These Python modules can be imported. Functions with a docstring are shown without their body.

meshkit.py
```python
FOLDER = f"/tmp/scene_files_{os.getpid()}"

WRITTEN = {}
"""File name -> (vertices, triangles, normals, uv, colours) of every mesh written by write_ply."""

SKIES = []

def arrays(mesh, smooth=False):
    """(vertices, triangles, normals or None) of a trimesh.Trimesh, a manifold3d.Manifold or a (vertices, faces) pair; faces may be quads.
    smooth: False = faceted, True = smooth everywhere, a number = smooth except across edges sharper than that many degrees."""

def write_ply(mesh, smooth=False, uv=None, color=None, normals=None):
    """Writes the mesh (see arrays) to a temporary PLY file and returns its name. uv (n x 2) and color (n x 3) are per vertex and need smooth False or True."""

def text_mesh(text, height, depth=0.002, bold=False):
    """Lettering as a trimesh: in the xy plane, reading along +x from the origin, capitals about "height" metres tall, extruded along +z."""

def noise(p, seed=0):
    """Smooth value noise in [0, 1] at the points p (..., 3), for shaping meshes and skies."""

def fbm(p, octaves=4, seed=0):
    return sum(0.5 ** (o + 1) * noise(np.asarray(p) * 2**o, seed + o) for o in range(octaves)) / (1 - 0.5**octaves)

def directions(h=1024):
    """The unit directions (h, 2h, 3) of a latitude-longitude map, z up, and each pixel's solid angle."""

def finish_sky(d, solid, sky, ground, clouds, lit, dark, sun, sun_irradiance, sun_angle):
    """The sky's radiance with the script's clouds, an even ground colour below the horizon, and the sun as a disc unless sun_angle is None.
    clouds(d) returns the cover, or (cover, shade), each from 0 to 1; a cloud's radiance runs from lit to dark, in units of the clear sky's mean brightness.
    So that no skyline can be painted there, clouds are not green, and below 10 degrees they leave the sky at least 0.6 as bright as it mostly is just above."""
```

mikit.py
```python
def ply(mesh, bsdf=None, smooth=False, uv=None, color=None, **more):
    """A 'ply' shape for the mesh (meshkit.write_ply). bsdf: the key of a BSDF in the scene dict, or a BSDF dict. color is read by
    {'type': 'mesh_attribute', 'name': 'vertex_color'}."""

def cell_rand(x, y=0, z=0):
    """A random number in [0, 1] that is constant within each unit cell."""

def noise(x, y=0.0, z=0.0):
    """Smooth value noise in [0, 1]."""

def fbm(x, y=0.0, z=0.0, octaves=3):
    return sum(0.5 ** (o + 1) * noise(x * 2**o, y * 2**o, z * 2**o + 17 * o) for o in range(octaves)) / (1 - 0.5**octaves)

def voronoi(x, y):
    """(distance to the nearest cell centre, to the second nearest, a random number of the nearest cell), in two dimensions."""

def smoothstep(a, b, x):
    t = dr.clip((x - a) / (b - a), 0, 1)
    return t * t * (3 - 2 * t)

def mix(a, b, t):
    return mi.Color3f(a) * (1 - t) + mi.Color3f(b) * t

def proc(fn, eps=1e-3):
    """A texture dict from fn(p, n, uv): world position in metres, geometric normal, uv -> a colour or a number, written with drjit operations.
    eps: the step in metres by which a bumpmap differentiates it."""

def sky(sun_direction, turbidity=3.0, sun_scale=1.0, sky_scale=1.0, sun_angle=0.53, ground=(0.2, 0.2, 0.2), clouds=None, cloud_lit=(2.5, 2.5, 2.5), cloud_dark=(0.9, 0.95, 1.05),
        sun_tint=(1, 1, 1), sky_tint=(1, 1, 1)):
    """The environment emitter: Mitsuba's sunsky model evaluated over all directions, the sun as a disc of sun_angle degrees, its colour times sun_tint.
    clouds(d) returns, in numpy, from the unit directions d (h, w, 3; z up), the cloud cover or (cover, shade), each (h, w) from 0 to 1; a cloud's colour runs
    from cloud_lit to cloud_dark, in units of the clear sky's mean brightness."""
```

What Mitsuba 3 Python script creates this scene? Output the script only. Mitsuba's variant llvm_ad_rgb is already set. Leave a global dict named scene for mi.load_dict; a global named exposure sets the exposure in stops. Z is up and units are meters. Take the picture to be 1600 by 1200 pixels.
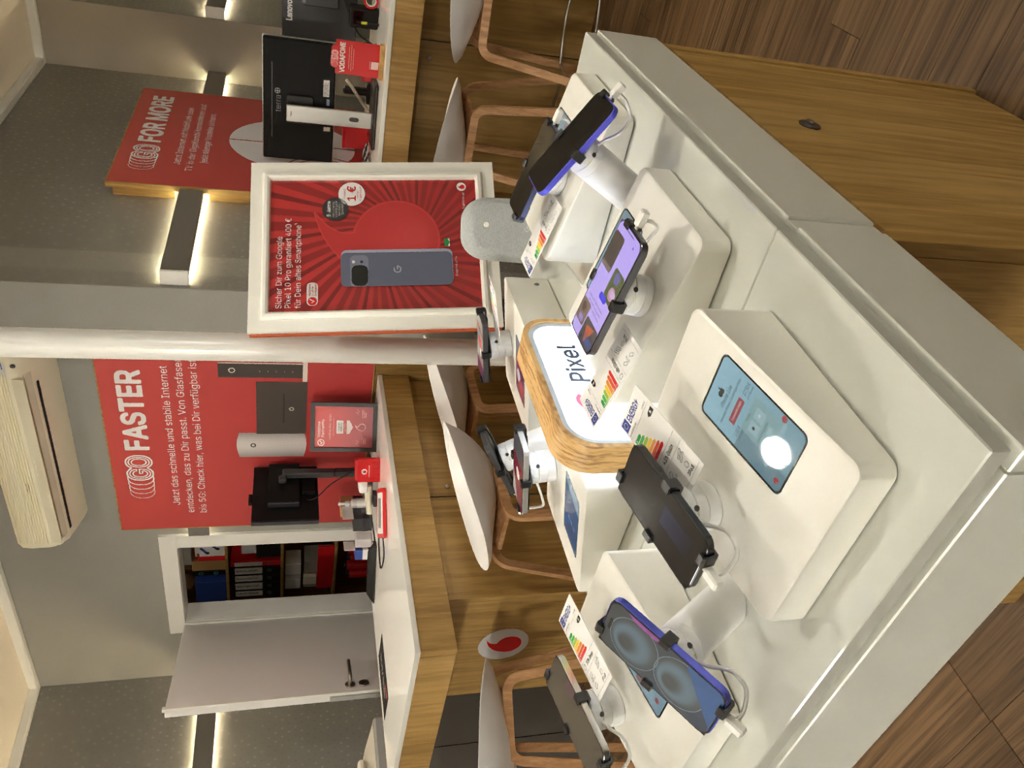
import math, random
import numpy as np, trimesh, mitsuba as mi, drjit as dr
import mikit, meshkit
import manifold3d as m3
from mikit import noise, fbm, cell_rand, smoothstep, mix, proc
from shapely.geometry import Polygon, Point, box as sbox, LineString
from shapely.ops import unary_union
from shapely import affinity

random.seed(7)
T = mi.ScalarTransform4f
scene, labels = {}, {}

# ------------------------------------------------------------------ camera, lamps, exposure
YAW, PITCH, ROLL = 0.672103, 0.281123, -0.011410
EYE = (0.0, 0.0, 1.36)


def cam_axes():
    f = np.array([math.cos(YAW), math.sin(YAW), 0]); r = np.array([math.sin(YAW), -math.cos(YAW), 0]); d = np.array([0, 0, -1.0])
    f2 = math.cos(PITCH) * f + math.sin(PITCH) * d; d2 = math.cos(PITCH) * d - math.sin(PITCH) * f
    c, s = math.cos(ROLL), math.sin(ROLL)
    return c * r + s * d2, -s * r + c * d2, f2


_r, _d, _f = cam_axes()
# the photograph was taken upright and stored turned by a quarter: the picture's up is the camera's right
scene['camera'] = {'type': 'perspective', 'fov': math.degrees(2 * math.atan(800 / 1231.4)), 'fov_axis': 'x', 'near_clip': 0.02, 'far_clip': 100.0,
                   'to_world': T().look_at(origin=list(EYE), target=[EYE[i] + _f[i] for i in range(3)], up=[float(x) for x in _r])}
exposure = 0.26
CEIL = 2.704
LAMP = 300.0
WARM = (1.0, 0.955, 0.84)
UNSEEN_SPOTS = [(1.24, 1.79, 0.7), (1.42, 0.5, 1.15), (3.0, -0.4, 0.6), (3.5, 0.7, 0.5), (1.9, 2.75, 0.7)]  # out of view; some follow a reflection and a shadow, others light the desks
# unseen square panels, placed to light the right-hand sides: x, y, half size, radiance
UNSEEN_PANELS = [(-0.9, -1.6, 0.4, 2.5)]
# unseen globe lamps, placed to light upright faces: x, y, z, radius, radiance
UNSEEN_GLOBES = [(-1.7, 1.6, 1.95, 0.17, 110.0), (-1.4, 2.8, 1.95, 0.17, 50.0), (0.9, -1.0, 1.9, 0.12, 72.0)]
LED = 85.0
# ------------------------------------------------------------------ materials


def C(r, g, b):
    return [((x / 255) / 12.92 if x <= 10 else ((x / 255 + 0.055) / 1.055) ** 2.4) for x in (r, g, b)]


def rgb(c):
    return {'type': 'rgb', 'value': list(map(float, c))}


def pmat(name, col, rough=0.5, spec=0.5, metallic=0.0, **k):
    tex = col if isinstance(col, dict) else rgb(col)
    scene[name] = {'type': 'twosided', 'bsdf': {'type': 'principled', 'base_color': tex, 'roughness': rough, 'specular': spec, 'metallic': metallic, **k}}
    return name


def wood_fn(base, dark, ax=2, sc=1.0):
    def fn(p, n, uv):
        c = [p.x, p.y, p.z]
        g = c[ax] * 2.2 * sc
        a, b = [c[i] for i in range(3) if i != ax]
        w = fbm(a * 9 * sc + 3.1, b * 9 * sc + 1.7, g * 0.55, octaves=3)
        lines = noise((a + w * 0.05) * 95 * sc, (b + w * 0.05) * 95 * sc, g * 1.3)
        fine = noise(a * 420 * sc, b * 420 * sc, g * 9)
        t = 0.5 * w + 0.33 * lines + 0.17 * fine
        return mix(base, dark, smoothstep(0.3, 0.72, t))
    return fn


OAK, OAKD = C(170, 136, 80), C(136, 103, 53)
pmat('m_oak', proc(wood_fn(OAK, OAKD)), 0.45, 0.4)
pmat('m_oak_edge', proc(wood_fn(C(206, 166, 108), C(160, 118, 66), 0)), 0.45, 0.4)
pmat('m_oak_dark', proc(wood_fn(C(146, 114, 64), C(116, 87, 43))), 0.5, 0.35)
pmat('m_bent_oak', proc(wood_fn(C(188, 146, 104), C(150, 108, 70))), 0.45, 0.4)
pmat('m_sign_oak', proc(lambda p, n, uv: mix(C(216, 176, 116), C(168, 122, 68), smoothstep(0.42, 0.8, 0.6 * noise(p.y * 260 + 3 * noise(p.x * 30, p.z * 30), p.x * 22, p.z * 22) + 0.4 * noise(p.y * 900, p.x * 120, p.z * 120)))), 0.45, 0.4)


def floor_fn(p, n, uv):
    row = dr.floor(p.x / 0.14)
    k = dr.floor((p.y + cell_rand(row) * 1.1) / 1.15)
    v = cell_rand(row, k, 3)
    g = p.y * 1.5 + v * 30
    w = fbm(p.x * 14, g, v * 9, octaves=3)
    l = noise(p.x * 130 + w * 3, g * 1.2, v * 5)
    f = noise(p.x * 500, p.y * 14)
    t = 0.45 * w + 0.35 * l + 0.2 * f
    return mix(C(110, 85, 58), C(62, 44, 29), smoothstep(0.28, 0.75, t)) * (0.82 + 0.36 * v)


pmat('m_floor', proc(floor_fn), 0.42, 0.4)
pmat('m_dark', C(20, 17, 14), 0.7)
pmat('m_white', C(236, 233, 224), 0.35)
pmat('m_plinth', C(232, 229, 219), 0.32, 0.5)
pmat('m_gloss', C(208, 209, 199), 0.06, 0.5)
pmat('m_fascia', C(228, 228, 217), 0.3)
pmat('m_desk_top', C(238, 236, 228), 0.05, 0.5)
pmat('m_seat', C(244, 244, 241), 0.35)
pmat('m_plastic', C(240, 240, 240), 0.3)
pmat('m_column', C(240, 238, 230), 0.22, 0.35)
pmat('m_frame', C(238, 235, 224), 0.28)
pmat('m_door', C(242, 240, 236), 0.4)
pmat('m_casing', C(240, 238, 230), 0.35)
pmat('m_ac', C(240, 232, 205), 0.6, 0.25)
pmat('m_monitor', C(9, 9, 10), 0.6, 0.18)
pmat('m_ac_trim', C(214, 206, 180), 0.4)
pmat('m_blk', C(11, 11, 12), 0.32)
pmat('m_blk_matte', C(17, 17, 18), 0.5, 0.3)
pmat('m_blk_soft', C(40, 40, 42), 0.5)
pmat('m_screen', C(7, 7, 8), 0.06, 0.6)
pmat('m_blue_metal', C(84, 92, 190), 0.28, 0.5, 0.6)
pmat('m_violet_metal', C(96, 98, 226), 0.3, 0.5, 0.5)
pmat('m_navy_metal', C(52, 56, 84), 0.3, 0.5, 0.6)
pmat('m_steel', C(200, 196, 190), 0.25, 0.5, 1.0)
pmat('m_chrome', C(190, 186, 180), 0.18, 0.5, 1.0)
pmat('m_gunmetal', C(96, 96, 102), 0.25, 0.5, 0.9)
pmat('m_alu', C(196, 194, 190), 0.35, 0.5, 0.7)
pmat('m_bar', C(112, 108, 102), 0.4, 0.4)
pmat('m_cable', C(240, 238, 232), 0.4)
pmat('m_blk_cable', C(14, 14, 14), 0.5)
pmat('m_red', C(200, 30, 34), 0.4)
pmat('m_red_gloss', C(206, 28, 34), 0.2)
pmat('m_orange', C(176, 78, 42), 0.5)
pmat('m_kraft', C(176, 138, 92), 0.7)
pmat('m_paper', C(236, 234, 230), 0.6)
pmat('m_blue', C(38, 66, 140), 0.5)
pmat('m_grey_item', C(150, 148, 142), 0.6)
pmat('m_beige', C(222, 214, 192), 0.4)
pmat('m_yellow', C(226, 230, 60), 0.4)
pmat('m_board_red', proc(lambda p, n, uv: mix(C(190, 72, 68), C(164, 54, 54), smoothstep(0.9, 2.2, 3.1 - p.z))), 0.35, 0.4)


def fabric(p, n, uv):
    t = 0.5 * noise(p.x * 900, p.y * 900, p.z * 900) + 0.5 * noise(p.x * 420, p.y * 420, p.z * 420)
    return mix(C(150, 153, 153), C(188, 190, 189), t)


pmat('m_fabric', proc(fabric), 0.9, 0.1)


def plaster(base, amt=0.06):
    def fn(p, n, uv):
        t = fbm(p.x * 5, p.y * 5, p.z * 5, octaves=3)
        f = noise(p.x * 160, p.y * 160, p.z * 160)
        return mi.Color3f(base) * (1 - amt + 2 * amt * (0.6 * t + 0.4 * f))
    return fn


pmat('m_wall', proc(plaster(C(147, 145, 138))), 0.75, 0.2)
pmat('m_tan', proc(plaster(C(158, 150, 138))), 0.75, 0.2)
pmat('m_ceiling', proc(plaster(C(244, 233, 214), 0.03)), 0.85, 0.1)
pmat('m_bounce_wall', C(196, 197, 182), 0.8)  # paint of the unseen walls, kept pale to bounce light
pmat('m_store', C(150, 140, 124), 0.8)


def paper_fn(p, n, uv):
    u = p.x + p.y
    rowi = dr.floor(p.z / 0.036)
    off = (rowi - 2 * dr.floor(rowi / 2)) * 0.5
    uu = u / 0.05 + off
    fx, fz = uu - dr.floor(uu) - 0.5, p.z / 0.036 - rowi - 0.5
    r = dr.sqrt(dr.square(fx * 0.05 * 1.0) + dr.square(fz * 0.036 * 0.7))
    dot = 1 - smoothstep(0.004, 0.0062, r)
    lit = cell_rand(dr.floor(uu), rowi, 4)
    line = smoothstep(-0.2, 0.6, dr.sin((u * 0.5 + p.z) * 900))
    base = mi.Color3f(C(122, 120, 115)) * (0.92 + 0.12 * line)
    return mix(base, dr.select(lit > 0.5, mi.Color3f(C(176, 172, 164)), mi.Color3f(C(98, 94, 90))), dot * 0.28)


pmat('m_wallpaper', proc(paper_fn), 0.55, 0.35)
VC = {'type': 'mesh_attribute', 'name': 'vertex_color'}
scene['m_print'] = {'type': 'twosided', 'bsdf': {'type': 'principled', 'base_color': VC, 'roughness': 0.4, 'specular': 0.35}}
scene['m_gloss_print'] = {'type': 'twosided', 'bsdf': {'type': 'principled', 'base_color': VC, 'roughness': 0.12, 'specular': 0.5}}
scene['m_display'] = {'type': 'twosided', 'bsdf': {'type': 'principled', 'base_color': rgb((0.03, 0.03, 0.03)), 'roughness': 0.03, 'specular': 0.5}}
scene['m_clear'] = {'type': 'dielectric', 'int_ior': 1.3}
scene['m_black_emit'] = {'type': 'diffuse', 'reflectance': rgb((0.4, 0.4, 0.4))}

# ------------------------------------------------------------------ naming


def numbered(name):
    used = set(labels) | set(scene)
    used |= {k.rsplit('__', i)[0] for k in scene for i in (1, 2) if '__' in k}
    if name not in used:
        return name
    i = 1
    while f'{name}_{i:03d}' in used:
        i += 1
    return f'{name}_{i:03d}'


def thing(name, label, cat, group=None):
    k = numbered(name)
    labels[k] = {'label': label, 'category': cat}
    if group:
        labels[k]['group'] = group
    return k


_counts = {}


def part(parent, name, mesh, mat, smooth=False, label=None, kind=None, color=None, **more):
    base = f'{parent}__{name}'
    n = _counts.get(base, 0); _counts[base] = n + 1
    key = base if n == 0 else f'{base}_{n:03d}'
    scene[key] = mikit.ply(mesh, mat, smooth=smooth, color=color, **more)
    if label or kind:
        labels[key] = {}
        if label: labels[key]['label'] = label
        if kind: labels[key]['kind'] = kind
    return key


def struct(name, mesh, mat, label, smooth=False):
    k = numbered(name)
    scene[k] = mikit.ply(mesh, mat, smooth=smooth)
    labels[k] = {'kind': 'structure', 'label': label}
    return k


def struct_root(name, label):
    k = numbered(name)
    labels[k] = {'kind': 'structure', 'label': label}
    return k

# ------------------------------------------------------------------ shapes


def hull(pts):
    return trimesh.convex.convex_hull(np.asarray(pts, float))


def cb(x0, x1, y0, y1, z0, z1, c=0.002):
    """A box with chamfered edges."""
    c = min(c, 0.45 * min(x1 - x0, y1 - y0, z1 - z0))
    P = []
    for x, sx in ((x0, 1), (x1, -1)):
        for y, sy in ((y0, 1), (y1, -1)):
            for z, sz in ((z0, 1), (z1, -1)):
                P += [(x, y + sy * c, z + sz * c), (x + sx * c, y, z + sz * c), (x + sx * c, y + sy * c, z)]
    return hull(P)


def rr(w, h, r, n=6, cx=0, cy=0):
    r = min(r, w / 2 - 1e-5, h / 2 - 1e-5)
    out = []
    for sx, sy, a0 in ((1, 1, 0), (-1, 1, 90), (-1, -1, 180), (1, -1, 270)):
        for k in range(n + 1):
            a = math.radians(a0 + 90 * k / n)
            out.append((cx + sx * (w / 2 - r) + r * math.cos(a), cy + sy * (h / 2 - r) + r * math.sin(a)))
    return out


def rslab(w, h, t, r, c=0.001, n=6, z0=0.0):
    """A slab w x h with rounded corners, thickness t upward from z0, edges softened by c."""
    P = []
    for z, i in ((z0, c), (z0 + c, 0), (z0 + t - c, 0), (z0 + t, c)):
        P += [(x, y, z) for x, y in rr(w - 2 * i, h - 2 * i, max(r - i, 1e-4), n)]
    return hull(P)


def cyl(r, h, n=32, c=0.0, z0=0.0):
    ring = [(math.cos(2 * math.pi * k / n), math.sin(2 * math.pi * k / n)) for k in range(n)]
    P = []
    for z, i in (((z0, c), (z0 + c, 0), (z0 + h - c, 0), (z0 + h, c)) if c else ((z0, 0), (z0 + h, 0))):
        P += [((r - i) * x, (r - i) * y, z) for x, y in ring]
    return hull(P)


def ext(poly, h, z0=0.0):
    m = trimesh.util.concatenate([trimesh.creation.extrude_polygon(g, h, engine='earcut') for g in getattr(poly, 'geoms', [poly]) if g.area > 1e-12])
    m.apply_translation([0, 0, z0])
    return m


def M4(o, right, up):
    r = np.asarray(right, float); r = r / np.linalg.norm(r)
    u = np.asarray(up, float); u = u / np.linalg.norm(u)
    m = np.eye(4); m[:3, 0], m[:3, 1], m[:3, 2], m[:3, 3] = r, u, np.cross(r, u), o
    return m


def tr(mesh, m):
    mesh = mesh.copy(); mesh.apply_transform(m); return mesh


def mv(mesh, x=0, y=0, z=0):
    mesh = mesh.copy(); mesh.apply_translation([x, y, z]); return mesh


def rotz(a):
    return trimesh.transformations.rotation_matrix(a, [0, 0, 1])


def cat(*ms):
    return trimesh.util.concatenate(list(ms))


def smooth_path(pts, n=10):
    P = np.asarray(pts, float)
    Q = np.vstack([2 * P[0] - P[1], P, 2 * P[-1] - P[-2]])
    out = []
    for i in range(1, len(Q) - 2):
        for k in range(n):
            t = k / n
            a, b, c, d = Q[i - 1], Q[i], Q[i + 1], Q[i + 2]
            out.append(0.5 * ((2 * b) + (c - a) * t + (2 * a - 5 * b + 4 * c - d) * t * t + (3 * b - 3 * c + d - a) * t ** 3))
    out.append(P[-1])
    return np.array(out)


def sweep(path, prof, up=(0, 0, 1)):
    """Sweeps a closed profile [(a, b)] along the path; a runs along side, b along up-ish."""
    P = np.asarray(path, float); n = len(P); prof = np.asarray(prof, float); k = len(prof)
    Tn = np.gradient(P, axis=0); Tn /= np.linalg.norm(Tn, axis=1, keepdims=True)
    V = []; s_prev = None
    for i in range(n):
        t = Tn[i]
        if s_prev is None:
            u = np.asarray(up, float)
            s = np.cross(t, u)
            if np.linalg.norm(s) < 1e-3: s = np.cross(t, [1, 0, 0.1])
        else:
            s = s_prev - t * np.dot(s_prev, t)
        s /= np.linalg.norm(s); s_prev = s
        b = np.cross(s, t)
        V += [P[i] + s * q[0] + b * q[1] for q in prof]
    F = []
    for i in range(n - 1):
        for j in range(k):
            a, b_, c, d = i * k + j, i * k + (j + 1) % k, (i + 1) * k + (j + 1) % k, (i + 1) * k + j
            F += [(a, b_, c), (a, c, d)]
    V = list(V) + [P[0], P[-1]]
    a, b_ = n * k, n * k + 1
    for j in range(k):
        F += [(a, (j + 1) % k, j), (b_, (n - 1) * k + j, (n - 1) * k + (j + 1) % k)]
    m = trimesh.Trimesh(np.array(V), np.array(F), process=False)
    if m.volume < 0: m.invert()
    return m


def circ(r, n=10):
    return [(r * math.cos(2 * math.pi * k / n), r * math.sin(2 * math.pi * k / n)) for k in range(n)]


def tube(pts, r, n=10, steps=10):
    return sweep(smooth_path(pts, steps), circ(r, n))


def to_man(mesh):
    return m3.Manifold(m3.Mesh(np.asarray(mesh.vertices, np.float32), np.asarray(mesh.faces, np.uint32)))


def of_man(m):
    q = m.to_mesh()
    return trimesh.Trimesh(q.vert_properties[:, :3], q.tri_verts, process=False)


def sub(a, *bs):
    r = to_man(a)
    for b in bs: r = r - to_man(b)
    return of_man(r)


def cut_above(mesh, n, off):
    return of_man(to_man(mesh).trim_by_plane(list(map(float, n)), float(off)))


# ---- flat print on a surface
_tcache = {}


def flat_text(text, h, bold=False):
    k = (text, bold)
    if k not in _tcache:
        m = meshkit.text_mesh(text, 1.0, 0.01, bold)
        up = m.face_normals[:, 2] > 0.9
        f = m.faces[up]
        used, inv = np.unique(f, return_inverse=True)
        _tcache[k] = (m.vertices[used][:, :2], inv.reshape(-1, 3))
    v, f = _tcache[k]
    return v * h, f


def text_poly(text, h, bold=True):
    v, f = flat_text(text, h, bold)
    return unary_union([Polygon(v[t]) for t in f]).buffer(h * 0.004).buffer(-h * 0.004)


class Print:
    """Flat coloured shapes in layers on a local xy plane: one mesh with a colour per vertex."""

    def __init__(self, step=0.00015):
        self.V, self.F, self.K, self.n, self.step = [], [], [], 0, step

    def raw(self, v, f, col, layer):
        v = np.column_stack([v, np.full(len(v), self.step * layer)])
        self.V.append(v); self.F.append(np.asarray(f) + self.n); self.K.append(np.tile(col, (len(v), 1)) if np.ndim(col) == 1 else col); self.n += len(v)

    def poly(self, p, col, layer=1):
        for g in getattr(p, 'geoms', [p]):
            if g.geom_type != 'Polygon' or g.area < 1e-12: continue
            v, f = trimesh.creation.triangulate_polygon(g, engine='earcut')
            v, f = np.asarray(v), np.asarray(f)
            a, b, c = v[f[:, 0]], v[f[:, 1]], v[f[:, 2]]
            neg = ((b[:, 0] - a[:, 0]) * (c[:, 1] - a[:, 1]) - (b[:, 1] - a[:, 1]) * (c[:, 0] - a[:, 0])) < 0
            f[neg] = f[neg][:, ::-1]
            self.raw(v, f, C(*col), layer)

    def rect(self, x0, y0, x1, y1, col, layer=1, r=0):
        self.poly(Polygon(rr(x1 - x0, y1 - y0, r, 4, (x0 + x1) / 2, (y0 + y1) / 2)) if r else sbox(x0, y0, x1, y1), col, layer)

    def grad(self, x0, y0, x1, y1, lo, hi, layer=0, n=12):
        ys = np.linspace(y0, y1, n + 1)
        v = [(x, y) for y in ys for x in (x0, x1)]
        f = []
        for i in range(n): f += [(2 * i, 2 * i + 1, 2 * i + 3), (2 * i, 2 * i + 3, 2 * i + 2)]
        k = [np.array(C(*lo)) * (1 - t) + np.array(C(*hi)) * t for t in np.linspace(0, 1, n + 1) for _ in (0, 1)]
        self.raw(np.array(v), np.array(f), np.array(k), layer)

    def text(self, s, x, y, h, col, layer=2, bold=False, width=None, align='l', rot=0):
        v, f = flat_text(s, h, bold)
        v = v.copy()
        w0 = v[:, 0].max()
        if width: v[:, 0] *= width / w0; w0 = width
        if align == 'c': v[:, 0] -= w0 / 2
        if align == 'r': v[:, 0] -= w0
        if rot:
            c, s_ = math.cos(rot), math.sin(rot); v = v @ np.array([[c, s_], [-s_, c]])
        self.raw(v + [x, y], f, C(*col), layer)

    def fat(self, s, x, y, h, col, layer=2, width=None, fat=0.03):
        p = text_poly(s, h, True).buffer(h * fat)
        if width: p = affinity.scale(p, width / (p.bounds[2] - p.bounds[0]), 1, origin=(p.bounds[0], 0))
        self.poly(affinity.translate(p, x - p.bounds[0], y), col, layer)

    def disc(self, x, y, r, col, layer=1, ry=None):
        self.poly(affinity.scale(Point(x, y).buffer(r, 24), 1, (ry or r) / r), col, layer)

    def line(self, pts, w, col, layer=1):
        self.poly(LineString(pts).buffer(w / 2, 4), col, layer)

    def put(self, parent, name, m, mat='m_print', lift=0.0004, **k):
        V = np.vstack(self.V); V = np.column_stack([V[:, 0], V[:, 1], V[:, 2] + lift])
        V = V @ m[:3, :3].T + m[:3, 3]
        return part(parent, name, trimesh.Trimesh(V, np.vstack(self.F), process=False), mat, color=np.vstack(self.K), **k)


def bez(p0, p1, p2, n=14):
    t = np.linspace(0, 1, n)[:, None]
    return (1 - t) ** 2 * np.array(p0) + 2 * t * (1 - t) * np.array(p1) + t * t * np.array(p2)


def speechmark(r=1.0, cx=0, cy=0):
    """A round quotation mark with its tail swept up and to the right."""
    tip = (0.72, 1.9)
    outer = bez((-1.0, 0.05), (-0.85, 1.55), tip)
    inner = bez(tip, (0.05, 1.45), (0.2, 0.95))
    p = unary_union([Point(0, 0).buffer(1, 32), Polygon(list(map(tuple, outer)) + list(map(tuple, inner[1:])) + [(0, 0)]).buffer(0)])
    return affinity.translate(affinity.scale(p, r, r, origin=(0, 0)), cx, cy)


def badge(P, x, y, r, disc=(240, 238, 236), mark=(214, 20, 26), layer=3):
    P.disc(x, y, r, disc, layer)
    P.poly(speechmark(r * 0.5, x - r * 0.02, y - r * 0.22), mark, layer + 1)


def go_logo(P, x, y, h, layer=2, col=(240, 236, 232), back=None):
    """Outlined GO with echoes of its G to the left; x, y the left foot of the G."""
    g = text_poly('G', h).buffer(h * 0.03); o = text_poly('O', h).buffer(h * 0.03)
    o = affinity.translate(o, g.bounds[2] + h * 0.12 - o.bounds[0], 0)
    go = unary_union([g, o]); go = affinity.translate(affinity.scale(go, 1.72 * h / (go.bounds[2] - go.bounds[0]), 1, origin=(go.bounds[0], 0)), x - go.bounds[0], y)
    t = h * 0.06
    outl = unary_union([Polygon(q.exterior) for q in getattr(go, 'geoms', [go])]).buffer(h * 0.15)
    gl = min(getattr(go, 'geoms', [go]), key=lambda q: q.bounds[0])
    gout = Polygon(gl.exterior).convex_hull.buffer(h * 0.15)
    st = h * 0.36
    if back: P.poly(unary_union([outl] + [affinity.translate(gout, -st * k, 0) for k in range(1, 5)]).buffer(h * 0.12), back, layer - 1)
    P.poly(outl.difference(outl.buffer(-1.6 * t)), col, layer)
    P.poly(go.difference(go.buffer(-t * 1.25)), col, layer)
    prev = unary_union([outl, gout])
    for k in range(1, 5):
        e = affinity.scale(affinity.translate(gout, -st * k, 0), 1, 1 - 0.02 * k)
        ring = e.difference(e.buffer(-t * (1.35 - 0.2 * k)))
        P.poly(ring.difference(prev), col, layer)
        prev = unary_union([prev, e])


# ------------------------------------------------------------------ the setting
WX, WY, WLY = 2.83, 1.712, 4.468     # the board wall, the wallpapered wall, the far left wall
RX, RY = 4.99, 1.36                  # the return wall and the wall behind it
fl = struct('floor', cb(-3.2, 7.2, -3.2, 5.4, -0.08, -0.004, 0.001), 'm_dark', 'dark walnut plank floor')
plank = cb(0.0006, 0.1394, 0.0006, 1.1494, -0.006, 0.0, 0.0009)
pl = mikit.ply(plank, 'm_floor')
np_ = 0
for ix in range(-2, 34):
    # keep the joints where floor_fn changes plank
    h = ix + 1000000
    def cr(x):
        M = 0xFFFFFFFF
        hh = ((x + 1000000) * 374761393 + 1000000 * 668265263 + 1000000 * 2147483647) & M
        hh = ((hh ^ (hh >> 13)) * 1274126177) & M
        return ((hh ^ (hh >> 16)) & 0xFFFFFF) / 16777215.0
    off = cr(ix) * 1.1
    for k in range(-1, 6):
        y0 = k * 1.15 - off
        x0 = ix * 0.14
        if y0 > 4.45 or y0 + 1.15 < -0.9 or (x0 > 2.0 and y0 > 2.3) or (x0 > 3.9 and y0 > 0.2) or (x0 < 0.5 and y0 + 1.15 < 0.1): continue
        n = np_; np_ += 1
        key = f'{fl}__plank' if n == 0 else f'{fl}__plank_{n:03d}'
        scene[key] = {**pl, 'to_world': T().translate([x0, y0, 0])}

struct('ceiling', cb(-3.2, 7.2, -3.2, 4.6, CEIL, CEIL + 0.08), 'm_ceiling', 'pale beige plastered ceiling')
# wall with the door: Y 1.95 .. 4.47, opening Y 3.30 .. 3.965, Z 0 .. 1.875
DY0, DY1, DZ = 3.305, 3.965, 1.882
prof = Polygon([(1.95, 0), (DY0, 0), (DY0, DZ), (DY1, DZ), (DY1, 0), (5.3, 0), (5.3, CEIL), (1.95, CEIL)])
m = np.array([[0, 0, 1, WX], [1, 0, 0, 0], [0, 1, 0, 0], [0, 0, 0, 1.0]])
struct('wall_back', tr(ext(prof, 0.12), m), 'm_wall', 'plain grey brown wall with the doorway')
struct('wall_pier', cb(2.70, WX + 0.12, WY, 1.97, 0, CEIL, 0.003), 'm_wall', 'plain grey brown pier between the two board walls')
struct('wall_right', cb(2.704, RX + 0.1, WY - 0.0, WY + 0.1, 0, CEIL, 0.001), 'm_wallpaper', 'grey wallpapered wall with a dotted pattern behind the right red board')
struct('wall_return', cb(RX, RX + 0.1, RY + 0.001, WY + 0.02, 0, CEIL, 0.001), 'm_tan', 'short plain grey brown return wall')
struct('wall_right_far', cb(RX + 0.001, 7.2, RY, RY + 0.1, 0, CEIL, 0.001), 'm_wallpaper', 'grey wallpapered wall beyond the return')
struct('wall_left', cb(-3.2, WX, WLY, WLY + 0.1, 0, CEIL, 0.001), 'm_wallpaper', 'grey wallpapered wall at the left, behind the open door')
struct('wall_unseen_front', cb(-3.3, -3.2, -3.3, 4.6, 0, CEIL), 'm_bounce_wall', 'unseen wall behind the viewer, pale to bounce light')  # walls out of view, closing the room so light bounces back
struct('wall_unseen_side', cb(-3.3, 7.3, -3.3, -3.2, 0, CEIL), 'm_bounce_wall', 'unseen wall to the right of the viewer, pale to bounce light')
struct('wall_unseen_end', cb(7.2, 7.3, -3.3, 1.5, 0, CEIL), 'm_bounce_wall', 'unseen far end wall, pale to bounce light')
# white cornice strips
cz0, cz1, cw = CEIL - 0.045, CEIL, 0.045


def cornice(n, b): struct(f'trim_{n}', cb(*b, 0.006), 'm_casing', 'white ceiling trim strip')


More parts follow.
